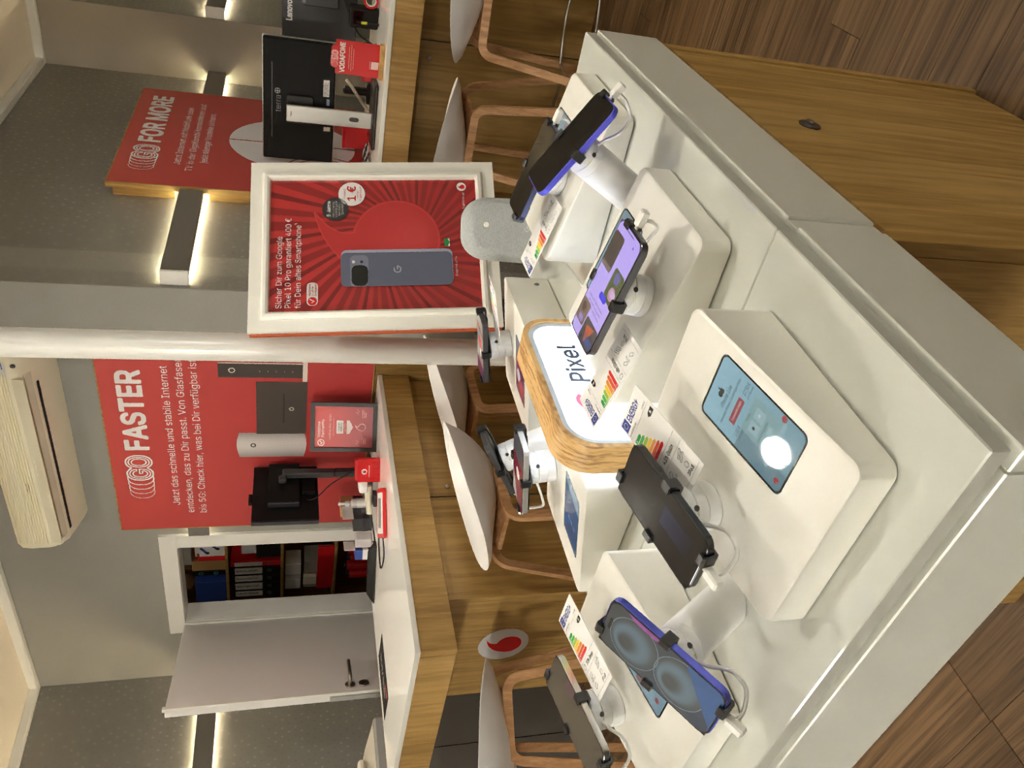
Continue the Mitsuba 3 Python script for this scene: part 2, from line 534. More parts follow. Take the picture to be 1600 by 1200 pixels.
cornice(1, (WX - cw, WX, 1.97, WLY - cw, cz0, cz1))
cornice(2, (-3.2, WX, WLY - cw, WLY, cz0, cz1))
cornice(3, (2.70, RX - cw, WY - cw, WY, cz0, cz1))
cornice(4, (RX - cw, RX, RY - cw, WY, cz0, cz1))
cornice(5, (RX, 7.2, RY - cw, RY, cz0, cz1))
struct('baseboard_left', cb(-3.2, WX, WLY - 0.015, WLY, 0, 0.07, 0.003), 'm_bar', 'grey skirting along the left wall')
struct('baseboard_back', cb(WX - 0.015, WX, 4.04, WLY - 0.015, 0, 0.07, 0.003), 'm_bar', 'grey skirting beside the doorway')
struct('column', cyl(0.043, CEIL, 40), 'm_column', 'round white column beside the framed poster', smooth=40)
scene['column']['to_world'] = T().translate([2.05, 1.50, 0])
# store room behind the doorway
struct('wall_store_back', cb(4.05, 4.15, 3.0, 5.5, 0, CEIL), 'm_store', 'wall of the store room')
struct('wall_store_side', cb(WX + 0.12, 4.05, 5.3, 5.4, 0, CEIL), 'm_store', 'side wall of the store room')
struct('wall_store_near', cb(WX + 0.12, 4.05, 2.9, 3.0, 0, CEIL), 'm_store', 'near wall of the store room')
struct('ceiling_store', cb(WX + 0.12, 4.15, 2.9, 5.5, CEIL - 0.1, CEIL), 'm_ceiling', 'ceiling of the store room')

# doorway: casing, lining, open leaf
d = struct_root('door_1', 'white painted doorway with its leaf standing open')
cas = Polygon([(DY0 - 0.075, 0), (DY0 + 0.012, 0), (DY0 + 0.012, DZ - 0.012), (DY1 - 0.012, DZ - 0.012), (DY1 - 0.012, 0), (DY1 + 0.07, 0), (DY1 + 0.07, DZ + 0.07), (DY0 - 0.075, DZ + 0.07)])
part(d, 'casing', tr(ext(cas, 0.016), np.array([[0, 0, 1, WX - 0.016], [1, 0, 0, 0], [0, 1, 0, 0], [0, 0, 0, 1.0]])), 'm_casing')
lin = Polygon([(DY0, 0), (DY0 + 0.014, 0), (DY0 + 0.014, DZ - 0.014), (DY1 - 0.014, DZ - 0.014), (DY1 - 0.014, 0), (DY1, 0), (DY1, DZ), (DY0, DZ)])
part(d, 'lining', tr(ext(lin, 0.12), np.array([[0, 0, 1, WX], [1, 0, 0, 0], [0, 1, 0, 0], [0, 0, 0, 1.0]])), 'm_casing')
# leaf: hinge at (2.81, 4.00), free edge at (2.115, 3.68)
hx, hy, fx, fy = 2.805, 4.0, 2.108, 3.672
L = math.hypot(fx - hx, fy - hy); ux, uy = (fx - hx) / L, (fy - hy) / L
lm = M4((hx, hy, 0.01), (ux, uy, 0), (0, 0, 1))   # local x along the leaf, z = normal
leaf = cb(0, L, 0, 1.865, -0.038, 0, 0.002)
part(d, 'leaf', tr(leaf, lm), 'm_door')
part(d, 'leaf_edge', tr(cb(L - 0.012, L + 0.012, 0, 1.875, -0.052, -0.036, 0.002), lm), 'm_casing')
nz = 1 if np.dot(lm[:3, 2], np.array([-1, -1, 0])) > 0 else -1
s = nz
zf = 0.0 if s > 0 else -0.038
HZ = 1.02
handle = cat(mv(cyl(0.026, 0.008, 28, 0.002), L - 0.065, HZ, zf if s > 0 else zf - 0.008),
             tube([(L - 0.065, HZ, zf), (L - 0.065, HZ, zf + s * 0.035), (L - 0.075, HZ, zf + s * 0.052), (L - 0.105, HZ, zf + s * 0.055), (L - 0.195, HZ, zf + s * 0.055)], 0.0095, 14))
part(d, 'handle', tr(handle, lm), 'm_chrome', 30)
part(d, 'lock_rose', tr(mv(cyl(0.026, 0.01, 28, 0.002), L - 0.065, HZ - 0.068, zf if s > 0 else zf - 0.01), lm), 'm_chrome', 30)
part(d, 'keyhole', tr(cb(L - 0.069, L - 0.061, HZ - 0.079, HZ - 0.057, min(zf, zf + s * 0.011), max(zf, zf + s * 0.011) + 0.0003, 0.001), lm), 'm_blk')
part(d, 'latch_plate', tr(cb(L, L + 0.0135, HZ - 0.14, HZ + 0.1, -0.03, -0.008, 0.001), lm), 'm_alu')

# ------------------------------------------------------------------ lamps
scene['m_lamp_body'] = {'type': 'twosided', 'bsdf': {'type': 'diffuse', 'reflectance': rgb((0.7, 0.7, 0.7))}}
for (x, y, k) in UNSEEN_SPOTS:
    t = thing('unseen_ceiling_spotlight', 'unseen ceiling spotlight out of view, placed to light table and desks', 'lamp', 'unseen ceiling spotlights')
    ring = ext(Point(0, 0).buffer(0.07, 16).difference(Point(0, 0).buffer(0.0625, 16)), 0.05, -0.05)
    part(t, 'housing', mv(ring, x, y, CEIL), 'm_lamp_body')
    e = k * LAMP
    disc = trimesh.creation.cylinder(0.055, 0.004, sections=24)
    disc = mv(disc, x, y, CEIL - 0.02)
    f = disc.face_normals[:, 2] < -0.9
    d2 = trimesh.Trimesh(disc.vertices, disc.faces[f], process=True)
    part(t, 'lens', d2, 'm_black_emit', emitter={'type': 'area', 'radiance': rgb([e * w for w in WARM])})


for k, (x, y, hs, e) in enumerate(UNSEEN_PANELS):
    t = thing('unseen_panel_light', ('unseen square ceiling light behind the viewer, placed to light right-hand sides',)[k], 'lamp')
    part(t, 'frame', mv(ext(sbox(-hs - 0.02, -hs - 0.02, hs + 0.02, hs + 0.02).difference(sbox(-hs, -hs, hs, hs)), 0.015), x, y, CEIL - 0.015), 'm_lamp_body')
    q = trimesh.Trimesh([[x - hs, y - hs, CEIL - 0.006], [x + hs, y - hs, CEIL - 0.006], [x + hs, y + hs, CEIL - 0.006], [x - hs, y + hs, CEIL - 0.006]], [[0, 2, 1], [0, 3, 2]], process=False)
    part(t, 'diffuser', q, 'm_black_emit', emitter={'type': 'area', 'radiance': rgb([e * w for w in (1.0, 0.95, 0.9)])})


for k, (x, y, z, r_, e) in enumerate(UNSEEN_GLOBES):  # globes out of view, place and strength chosen for the light on upright faces
    t = thing('unseen_globe_lamp', ('unseen globe lamp behind the viewer, placed to light the faces before it', 'unseen globe lamp at the back left, placed to light the desk end', 'small unseen globe lamp right of the table, placed to light its side')[k], 'lamp')
    part(t, 'cord', mv(cyl(0.004, CEIL - z - r_ - 0.03, 10), x, y, z + r_ + 0.03), 'm_blk_cable')
    part(t, 'cap', mv(cyl(0.04, 0.05, 20, 0.004), x, y, z + r_ - 0.012), 'm_lamp_body', 30)
    part(t, 'globe', mv(trimesh.creation.icosphere(2, r_), x, y, z), 'm_black_emit', emitter={'type': 'area', 'radiance': rgb([e * w for w in (1.0, 0.975, 0.905)])})


def light_bar(o, along, length, normal, label, cap0=True, cap1=False, k=1.0):
    """A grey aluminium bar standing off the wall with LED strips above and below; o = bottom corner on the wall."""
    t = thing('wall_light', label, 'wall light', 'LED light bars on the walls')
    m = np.eye(4); m[:3, 0] = along; m[:3, 1] = normal; m[:3, 2] = (0, 0, 1); m[:3, 3] = o
    part(t, 'bar', tr(cb(0, length, 0.035 * k, 0.06 * k, 0, 0.098, 0.002), m), 'm_bar')
    part(t, 'spine', tr(cb(0.004, length - 0.004, 0.001, 0.036 * k, 0.024, 0.074, 0.001), m), 'm_white')
    for z in (0.018, 0.08):
        q = trimesh.creation.box((length - 0.02, 0.014 * k, 0.006)); q.apply_translation((length / 2, 0.018 * k, z))
        fz = q.face_normals[:, 2] * (1 if z > 0.05 else -1) > 0.9
        q = trimesh.Trimesh(q.vertices, q.faces[fz], process=True)
        part(t, 'led_strip', tr(q, m), 'm_black_emit', emitter={'type': 'area', 'radiance': rgb([LED * w for w in (1.0, 0.82, 0.52)])})
    for on, x in ((cap0, -0.012), (cap1, length)):
        if on: part(t, 'end_cap', tr(cb(x, x + 0.012, 0.0, 0.061 * k, -0.001, 0.099, 0.002), m), 'm_white', label='white end cap')
    return t


BZ = 1.711
light_bar((2.735, WY, BZ), (1, 0, 0), RX - 2.735, (0, -1, 0), 'long grey light bar passing behind the GO FOR MORE board')
light_bar((5.01, RY, BZ), (1, 0, 0), 1.6, (0, -1, 0), 'grey light bar with a white end at the top edge of the picture')
light_bar((0.9, WLY, BZ), (1, 0, 0), 1.9, (0, -1, 0), 'grey light bar on the wall behind the open door', False, True)
# the bar behind the left board: only its end shows beside the doorway
light_bar((WX, 3.222, BZ), (0, -1, 0), 1.2, (-1, 0, 0), 'grey light bar whose end shows between the GO FASTER board and the doorway', False, False, 0.42)

t = thing('unseen_store_lamp', 'unseen round light in the store room, placed to light the shelf', 'lamp')  # out of view, placed to brighten the store room shelf
q = trimesh.creation.cylinder(0.11, 0.02, sections=24); q = mv(q, 3.25, 4.1, CEIL - 0.112)
part(t, 'diffuser', trimesh.Trimesh(q.vertices, q.faces[q.face_normals[:, 2] < -0.9], process=True), 'm_black_emit', emitter={'type': 'area', 'radiance': rgb((14, 12.5, 10))})
part(t, 'rim', mv(ext(Point(0, 0).buffer(0.118, 16).difference(Point(0, 0).buffer(0.1105, 16)), 0.024), 3.25, 4.1, CEIL - 0.124), 'm_lamp_body')

# ------------------------------------------------------------------ red boards
BT, BB = 2.103, 0.975


def board(o, right, normal, w, label, dep=0.0715):
    t = thing('promotion_board', label, 'board')
    m = M4(o, right, (0, 0, 1))     # origin: bottom left on the face plane, z towards the viewer
    h = BT - BB
    part(t, 'edging', tr(sub(cb(0, w, 0, h, -0.026, -0.0005, 0.001), cb(0.006, w - 0.006, 0.006, h - 0.006, -0.01, 0.01, 0.001)), m), 'm_oak', label='oak edge band')
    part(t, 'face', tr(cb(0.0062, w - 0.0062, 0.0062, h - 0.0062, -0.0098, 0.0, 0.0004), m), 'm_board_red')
    zc = BZ - BB
    for y0, y1 in ((0.03, zc - 0.022), (zc + 0.12, h - 0.022)):
        part(t, 'backing_block', tr(cb(0.026, w - 0.026, y0, y1, -dep, -0.0262, 0.001), m), 'm_oak')
    return t, m


def off(m, x, y):
    q = m.copy(); q[:3, 3] = m[:3, 3] + m[:3, 0] * x + m[:3, 1] * y; return q


W0 = 1.16
WHT = (238, 232, 230)
t, m = board((3.412, WY - 0.072, BB), (1, 0, 0), (0, -1, 0), W0, 'red board reading GO FOR MORE on the wallpapered wall')
P = Print(0.0003)
def X(x): return x - 3.412
def Zz(z): return z - BB
go_logo(P, X(3.678), Zz(1.944), 0.08)
P.fat('FOR MORE', X(3.862), Zz(1.94), 0.09, WHT, 2, 0.605)
for s_, x0, x1, z in (('Jetzt Internet mit Mobilfunk oder', 3.632, 4.346, 1.828), ('TV in der GigaKombi kombinieren und', 3.572, 4.405, 1.772), ('jede Menge Vorteile sichern.', 3.672, 4.29, 1.716)):
    P.text(s_, X(x0), Zz(z), 0.03, WHT, 2, False, x1 - x0)
disc = Point(X(3.982), Zz(1.33)).buffer(0.305, 48)
P.poly(disc.difference(sbox(X(3.977), 0, X(3.987), 2)), (226, 220, 222), 2)
for k in range(5):
    a = Point(X(3.66), Zz(1.18)).buffer(0.06 + 0.035 * k, 32)
    P.poly(a.difference(a.buffer(-0.008)).intersection(disc), (150, 20, 30), 3)
P.put(t, 'print', m)
t, m = board((WX - 0.04, 3.145, BB), (0, -1, 0), (-1, 0, 0), W0, 'red board reading GO FASTER on the plain wall left of the column', 0.0395)
P = Print(0.0003)
def Yf(y): return 3.145 - y
go_logo(P, Yf(2.797), Zz(1.944), 0.08)
P.fat('FASTER', Yf(2.618), Zz(1.937), 0.09, WHT, 2, 0.45)
for s_, y0, y1, z in (('Jetzt das schnelle und stabile Internet', 2.978, 2.145, 1.829), ('entdecken, das zu Dir passt. Von Glasfaser', 3.033, 2.108, 1.77), ('bis 5G: Check hier, was bei Dir verfügbar ist.', 3.036, 2.1, 1.714)):
    P.text(s_, Yf(y0), Zz(z), 0.031, WHT, 2, False, y0 - y1)
P.rect(Yf(2.525), Zz(1.262), Yf(2.222), Zz(1.478), (66, 58, 54), 4)
P.rect(Yf(2.455), Zz(1.358), Yf(2.29), Zz(1.364), (38, 30, 28), 5)
P.poly(Point(Yf(2.376), Zz(1.328)).buffer(0.011).difference(Point(Yf(2.376), Zz(1.328)).buffer(0.006)), (180, 170, 160), 5)
for k in range(5): P.rect(Yf(2.43 - 0.02 * k), Zz(1.466), Yf(2.427 - 0.02 * k), Zz(1.469), (110, 100, 92), 5)
P.rect(Yf(2.22), Zz(1.264), Yf(2.02), Zz(1.284), (216, 206, 198), 3)
P.rect(Yf(2.2), Zz(1.284), Yf(2.126), Zz(1.63), (62, 55, 52), 4)
P.rect(Yf(2.126), Zz(1.27), Yf(2.12), Zz(1.63), (200, 190, 184), 3)
P.poly(Point(Yf(2.162), Zz(1.575)).buffer(0.014).difference(Point(Yf(2.162), Zz(1.575)).buffer(0.009)), (200, 190, 180), 5)
for k in range(5): P.rect(Yf(2.17), Zz(1.46 - 0.034 * k), Yf(2.162), Zz(1.464 - 0.034 * k), (130, 120, 112), 5)
for k in range(12):
    a = math.sin(math.pi * (k + 0.5) / 12); cc = int(150 + 60 * a)
    x0 = Yf(2.668) + 0.149 * k / 12
    e = 0.012 * (1 - a)
    P.rect(x0, Zz(1.258 + e), x0 + 0.149 / 12 + 0.0002, Zz(1.566 - e), (cc, cc - 8, cc - 12), 3)
P.poly(Point(Yf(2.595), Zz(1.494)).buffer(0.012).difference(Point(Yf(2.595), Zz(1.494)).buffer(0.0075)), (60, 52, 48), 5)
for k in range(5): P.disc(Yf(2.595), Zz(1.36 - 0.018 * k), 0.0016, (110, 100, 96), 5)
P.put(t, 'print', m)
struct('trim_wainscot', cb(WX - 0.025, WX, 1.97, 2.9, 0, 0.972, 0.002), 'm_oak_dark', 'dark oak panel on the wall below the GO FASTER board')
struct('trim_wainscot_right', cb(3.42, 4.58, WY - 0.025, WY, 0, 0.972, 0.002), 'm_oak_dark', 'dark oak panel on the wall below the GO FOR MORE board')

# ------------------------------------------------------------------ air conditioner
t = thing('air_conditioner', 'cream wall air conditioner high on the wall left of the column', 'air conditioner')
A0, A1 = 1.975, 3.035
pf = [(0, 2.50), (0.15, 2.50), (0.19, 2.485), (0.215, 2.46), (0.222, 2.42), (0.218, 2.345), (0.205, 2.312), (0.17, 2.285), (0.10, 2.262), (0.04, 2.245), (0.0, 2.24)]
am = np.array([[-1, 0, 0, WX], [0, 0, 1, A0], [0, 1, 0, 0], [0, 0, 0, 1.0]])
am2 = np.array([[-1, 0, 0, WX], [0, 0, -1, A1], [0, 1, 0, 0], [0, 0, 0, 1.0]])
part(t, 'body', tr(ext(Polygon(pf), A1 - A0), np.array([[-1, 0, 0, WX], [0, 0, 1, A0], [0, 1, 0, 0], [0, 0, 0, 1.0]])), 'm_ac', 35)
for k in range(12):
    z = 2.464 - 0.0098 * k
    xo = 0.2135 + min(0.0075, 0.0026 * k)
    part(t, 'grille_slat', cb(WX - xo - 0.0045, WX - xo + 0.004, A0 + 0.07, A1 - 0.03, z - 0.0019, z + 0.0016, 0.0008), 'm_ac')
part(t, 'louver', tr(cb(0, A1 - A0 - 0.14, 0, 0.046, 0, 0.004, 0.001), M4((WX - 0.2195, A1 - 0.03, 2.298), (0, -1, 0), (0.15, 0, 0.9))), 'm_ac_trim')
part(t, 'louver', tr(cb(0, A1 - A0 - 0.14, 0, 0.034, 0, 0.004, 0.001), M4((WX - 0.199, A1 - 0.035, 2.302), (0, -1, 0), (1, 0, -0.6))), 'm_ac_trim')
sl = M4((WX - 0.155, A1 - 0.05, 2.277), (0, -1, 0), (1, 0, -0.36))
part(t, 'air_slot', tr(cb(0, A1 - A0 - 0.22, 0, 0.012, 0.0, 0.004, 0.0005), sl), 'm_blk_matte')
part(t, 'receiver_window', mv(tr(cyl(0.009, 0.003, 20), M4((0, 0, 0), (0, -1, 0), (0, 0, 1))), WX - 0.2125, A0 + 0.05, 2.325), 'm_blk')
P = Print()
P.rect(-0.05, 0, 0.02, 0.03, (214, 214, 210), 1); P.text('A+', -0.045, 0.014, 0.01, (70, 80, 140), 2, True); P.rect(-0.015, 0.008, 0.016, 0.012, (90, 96, 130), 2); P.rect(-0.015, 0.016, 0.016, 0.02, (90, 96, 130), 2)
P.put(t, 'sticker', M4((WX - 0.2215, A0 + 0.045, 2.35), (0, -1, 0), (-0.04, 0, 1)))
P = Print()
P.text('HEILAIR', 0, 0, 0.009, (80, 60, 50), 1, True, 0.05)
for k in range(7): P.rect(0.1 + 0.012 * k, -0.045, 0.106 + 0.012 * k, -0.041, (250, 246, 220), 1)
P.put(t, 'badge', M4((WX - 0.2215, 2.68, 2.372), (0, -1, 0), (-0.05, 0, 1)))

# ------------------------------------------------------------------ service desks
DT = 0.96


def desk(label, x0, x1, y0, y1, apron, group=None):
    t = thing('service_desk', label, 'desk')
    part(t, 'worktop', cb(x0 - 0.004, x1, y0 - 0.004, y1, DT - 0.02, DT, 0.002), 'm_desk_top', label='glossy white worktop')
    return t


t = desk('service desk with white top and a round red and white emblem on its end panel', 1.392, 2.80, 2.186, 3.085, 0)
AB = 0.822
part(t, 'front_apron', cb(1.392, 2.80, 2.186, 2.216, AB, DT - 0.0205, 0.001), 'm_oak')
part(t, 'end_apron', cb(1.390, 1.42, 2.2165, 3.08, AB, DT - 0.0205, 0.001), 'm_oak')
part(t, 'front_panel', cb(1.6, 2.80, 2.215, 2.235, 0.0, AB - 0.001, 0.001), 'm_oak')
part(t, 'front_panel_seam', cb(2.075, 2.079, 2.212, 2.2155, 0.02, AB - 0.005, 0.0005), 'm_dark')
part(t, 'end_panel', cb(1.6, 1.62, 2.2355, 2.83, 0.0, AB - 0.001, 0.001), 'm_oak')
part(t, 'back_panel', cb(1.62, 2.80, 2.81, 2.83, 0.0, AB - 0.001, 0.001), 'm_oak')
part(t, 'lock', mv(tr(cyl(0.01, 0.006, 20, 0.001), M4((0, 0, 0), (1, 0, 0), (0, 0, 1))), 2.13, 2.2155, 0.74), 'm_chrome', 30)
P = Print(0.0004); badge(P, 0, 0, 0.096, (226, 224, 224), (206, 10, 20), 1)
P.put(t, 'emblem', M4((1.6, 2.505, 0.57), (0, -1, 0), (0, 0, 1)), label='round white sticker with a red speech mark')

t = desk('service desk at the top of the picture, carrying two black monitors', 3.5, 4.3, -0.9, 1.708, 0)
part(t, 'front_apron', cb(3.5, 3.53, -0.9, 1.708, AB, DT - 0.0205, 0.001), 'm_oak')
for k, (a, b) in enumerate(((-0.9, -0.02), (-0.014, 0.98), (0.986, 1.708))):
    part(t, 'front_panel', cb(3.72, 3.74, a, b, 0.0, AB - 0.001, 0.001), 'm_oak_dark')
part(t, 'soffit', cb(3.531, 4.28, -0.89, 1.70, AB, AB + 0.02, 0.001), 'm_oak_dark')
part(t, 'lock', mv(tr(cyl(0.01, 0.006, 20, 0.001), M4((0, 0, 0), (0, -1, 0), (0, 0, 1))), 3.72, 1.06, 0.74), 'm_chrome', 30)

# ------------------------------------------------------------------ stools


def stool_shell(a=0.27, b=0.205):
    nr, nt = 12, 48
    def surf(off):
        V = []
        for i in range(nr + 1):
            r = i / nr
            for j in range(nt):
                th = 2 * math.pi * j / nt
                ct, st = math.cos(th), math.sin(th)
                ex = 0.86
                x = a * r * math.copysign(abs(ct) ** ex, ct); y = b * r * math.copysign(abs(st) ** ex, st)
                u = x / a
                dep = 0.1 - 0.03 * u
                z = -dep * (1 - r ** 2.3) + 0.05 * (y / b) * r * r - 0.02 * u * r * r - 0.02 * max(u, 0) ** 3
                V.append((x * (1 - off * 0.02 * (r > .9)), y, z - off * (0.004 if r == 1 else 0.014)))
        return V
    top, bot = surf(0), surf(1)
    V = np.array(top + bot); n = len(top); F = []
    for i in range(nr):
        for j in range(nt):
            p, q, r_, s_ = i * nt + j, i * nt + (j + 1) % nt, (i + 1) * nt + (j + 1) % nt, (i + 1) * nt + j
            F += [(p, s_, r_), (p, r_, q), (n + p, n + r_, n + s_), (n + p, n + q, n + r_)]
    i = nr
    for j in range(nt):
        p, q = i * nt + j, i * nt + (j + 1) % nt
        F += [(p, n + p, n + q), (p, n + q, q)]
    m_ = trimesh.Trimesh(V, np.array(F), process=True)
    trimesh.repair.fix_normals(m_)
    return m_


SHELL = mikit.ply(stool_shell(), 'm_seat', smooth=50)
_ms = stool_shell(); _ms.vertices[:, 0] *= -1; _ms.invert()
SHELL2 = mikit.ply(_ms, 'm_seat', smooth=50)


def uframe(yoff, splay, top=0.67, half=0.125, foot=0.205):
    def arc(cx, cz, r, a0, a1, n=7):
        return [(cx + r * math.cos(math.radians(a0 + (a1 - a0) * k / n)), cz + r * math.sin(math.radians(a0 + (a1 - a0) * k / n))) for k in range(n + 1)]
    r = 0.045
    pts = [(-foot, 0.0), (-foot + 0.01, 0.12)] + arc(-half + r, top - r, r, 172, 90) + arc(half - r, top - r, r, 90, 8) + [(foot - 0.01, 0.12), (foot, 0.0)]
    dense = []
    for p, q in zip(pts, pts[1:]):
        n = max(1, int(math.dist(p, q) / 0.06))
        dense += [tuple(np.array(p) + (np.array(q) - np.array(p)) * k / n) for k in range(n)]
    dense.append(pts[-1])
    P3 = [(x, yoff * (0.75 + (1 - z / top) * splay), z) for x, z in dense]
    prof = [(-0.015, -0.009), (0.015, -0.009), (0.015, 0.009), (-0.015, 0.009)]
    return sweep(P3, prof, up=(0, 1, 0))


UF = [mikit.ply(uframe(0.15, 0.75), 'm_bent_oak', smooth=40), mikit.ply(uframe(-0.15, 0.75), 'm_bent_oak', smooth=40)]
fr = tube([(-0.168, -0.155, 0.27), (0.0, -0.19, 0.27), (0.168, -0.155, 0.27)], 0.0055, 8, 4)
fr2 = tube([(0.168, -0.155, 0.27), (0.19, 0, 0.27), (0.168, 0.155, 0.27)], 0.0055, 8, 4)
FOOT = mikit.ply(cat(fr, fr2, tr(fr, rotz(math.pi)), tr(fr2, rotz(math.pi))), 'm_chrome', smooth=40)
PLATE = mikit.ply(cb(-0.09, 0.09, -0.085, 0.085, 0.655, 0.672, 0.004), 'm_bent_oak')


def stool(x, y, a, label, dz=0.0, sh=None):
    t = thing('bar_stool', label, 'stool', 'white shell bar stools at the desks')
    w = T().translate([x, y, 0]).rotate([0, 0, 1], a)
    scene[f'{t}__seat'] = {**(sh or SHELL), 'to_world': w @ T().translate([0, 0, 0.775 + dz])}
    w0, w = w, w @ T().translate([0.09 if sh is None else -0.09, 0, 0])
    scene[f'{t}__leg_frame'] = {**UF[0], 'to_world': w}
    scene[f'{t}__leg_frame_001'] = {**UF[1], 'to_world': w}
    scene[f'{t}__mounting_plate'] = {**PLATE, 'to_world': w}
    scene[f'{t}__footrest'] = {**FOOT, 'to_world': w}
    labels[f'{t}__leg_frame'] = {'label': 'bent oak leg frame'}; labels[f'{t}__leg_frame_001'] = {'label': 'bent oak leg frame'}
    labels[f'{t}__footrest'] = {'label': 'thin chrome foot rail'}


stool(1.82, 1.93, 180, 'nearer of the two white shell bar stools in front of the emblem desk')
stool(2.36, 1.945, 180, 'white shell bar stool beside the column at the emblem desk, partly behind the nearer stool')
stool(1.205, 2.455, 143, 'white shell bar stool cut by the lower picture edge', -0.03, SHELL2)
stool(3.13, 0.62, 95, 'white shell bar stool cut by the upper picture edge')
stool(3.06, 1.21, 88, 'white shell bar stool partly hidden behind the framed poster', 0, SHELL2)

# ------------------------------------------------------------------ display table
TZ = 0.85
TX0, TX1, TY0, TY1, SEAM = 0.337, 1.426, 0.327, 1.083, 0.686
t = thing('display_table', 'large white topped display table on an oak cabinet, carrying the phones', 'table')
part(t, 'tabletop', cb(TX0, SEAM - 0.0006, TY0, TY1, TZ - 0.02, TZ, 0.0015), 'm_gloss', label='glossy white tabletop section')
part(t, 'tabletop', cb(SEAM + 0.0006, TX1, TY0, TY1, TZ - 0.02, TZ, 0.0015), 'm_gloss', label='glossy white tabletop section')
FB = 0.71
part(t, 'core', cb(TX0 + 0.02, TX1 - 0.02, TY0 + 0.02, TY1 - 0.02, FB + 0.004, TZ - 0.0205, 0.001), 'm_fascia')
e = 0.005
for a, b in ((TX0 - e, SEAM - 0.001), (SEAM + 0.022, TX1 + e)):
    part(t, 'fascia', cb(a, b, TY0 - e, TY0 + 0.0195, FB, TZ - 0.024, 0.0015), 'm_fascia')
part(t, 'fascia_joint', cb(SEAM - 0.0005, SEAM + 0.0215, TY0 - 0.002, TY0 + 0.0195, FB, TZ - 0.024, 0.001), 'm_fascia')
part(t, 'fascia', cb(TX0 - e, TX0 + 0.0195, TY0 + 0.02, TY1 + e, FB, TZ - 0.024, 0.0015), 'm_fascia')
part(t, 'fascia', cb(TX1 - 0.0195, TX1 + e, TY0 + 0.02, TY1 + e, FB, TZ - 0.024, 0.0015), 'm_fascia')
part(t, 'fascia', cb(TX0 + 0.02, TX1 - 0.02, TY1 - 0.0195, TY1 + e, FB, TZ - 0.024, 0.0015), 'm_fascia')
CX0 = 0.676
part(t, 'cabinet', cb(CX0, TX1 - 0.012, TY0 + 0.018, TY1 - 0.02, 0.0, FB - 0.0005, 0.001), 'm_oak', label='oak cabinet')
part(t, 'door', cb(CX0 + 0.02, TX1 - 0.035, TY0 + 0.002, TY0 + 0.0175, 0.012, FB - 0.02, 0.001), 'm_oak', label='oak door')
part(t, 'side_rail', cb(TX1 - 0.034, TX1 - 0.012, TY0 - 0.002, TY0 + 0.0175, 0.0, FB - 0.0005, 0.001), 'm_oak')
part(t, 'side_rail', cb(CX0, CX0 + 0.0195, TY0 - 0.002, TY0 + 0.0175, 0.0, FB - 0.0005, 0.001), 'm_oak')
lk = t + '__door'
LM = M4((1.055, TY0 + 0.002, 0.595), (1, 0, 0), (0, 0, 1))
part(lk, 'lock_plate', tr(rslab(0.034, 0.034, 0.003, 0.017, 0.001, 8), LM), 'm_gunmetal')
part(lk, 'key_cover', tr(mv(rslab(0.017, 0.008, 0.004, 0.004, 0.001, 6), 0.004, -0.002, 0.003), LM), 'm_chrome')

# ------------------------------------------------------------------ plinths, stands, phones, labels
PD, PW, PZF, SL = 0.255, 0.22, 0.04, 0.2
PH = PZF + SL * PD


def plframe(kind, front, centre):
    """Local x runs from the front edge into the plinth, local y to the user's left."""
    if kind == 'near': return np.array([[1, 0, 0, front], [0, 1, 0, centre], [0, 0, 1, TZ], [0, 0, 0, 1.0]])
    if kind == 'right': return np.array([[0, -1, 0, centre], [1, 0, 0, front], [0, 0, 1, TZ], [0, 0, 0, 1.0]])
    return np.array([[0, 1, 0, centre], [-1, 0, 0, front], [0, 0, 1, TZ], [0, 0, 0, 1.0]])


ST = math.atan(SL)
SCW, SCH = 0.073, 0.13


def slope_frame(pf, x, y, lift=0.0):
    """Frame on the slope at local (x, y): right = the user's right, up = up the slope."""
    o = pf @ np.array([x, y, PZF + SL * x + lift, 1.0])
    right = pf[:3, :3] @ np.array([0, -1.0, 0]); up = pf[:3, :3] @ np.array([math.cos(ST), 0, math.sin(ST)])
    return M4(o[:3], right, up)


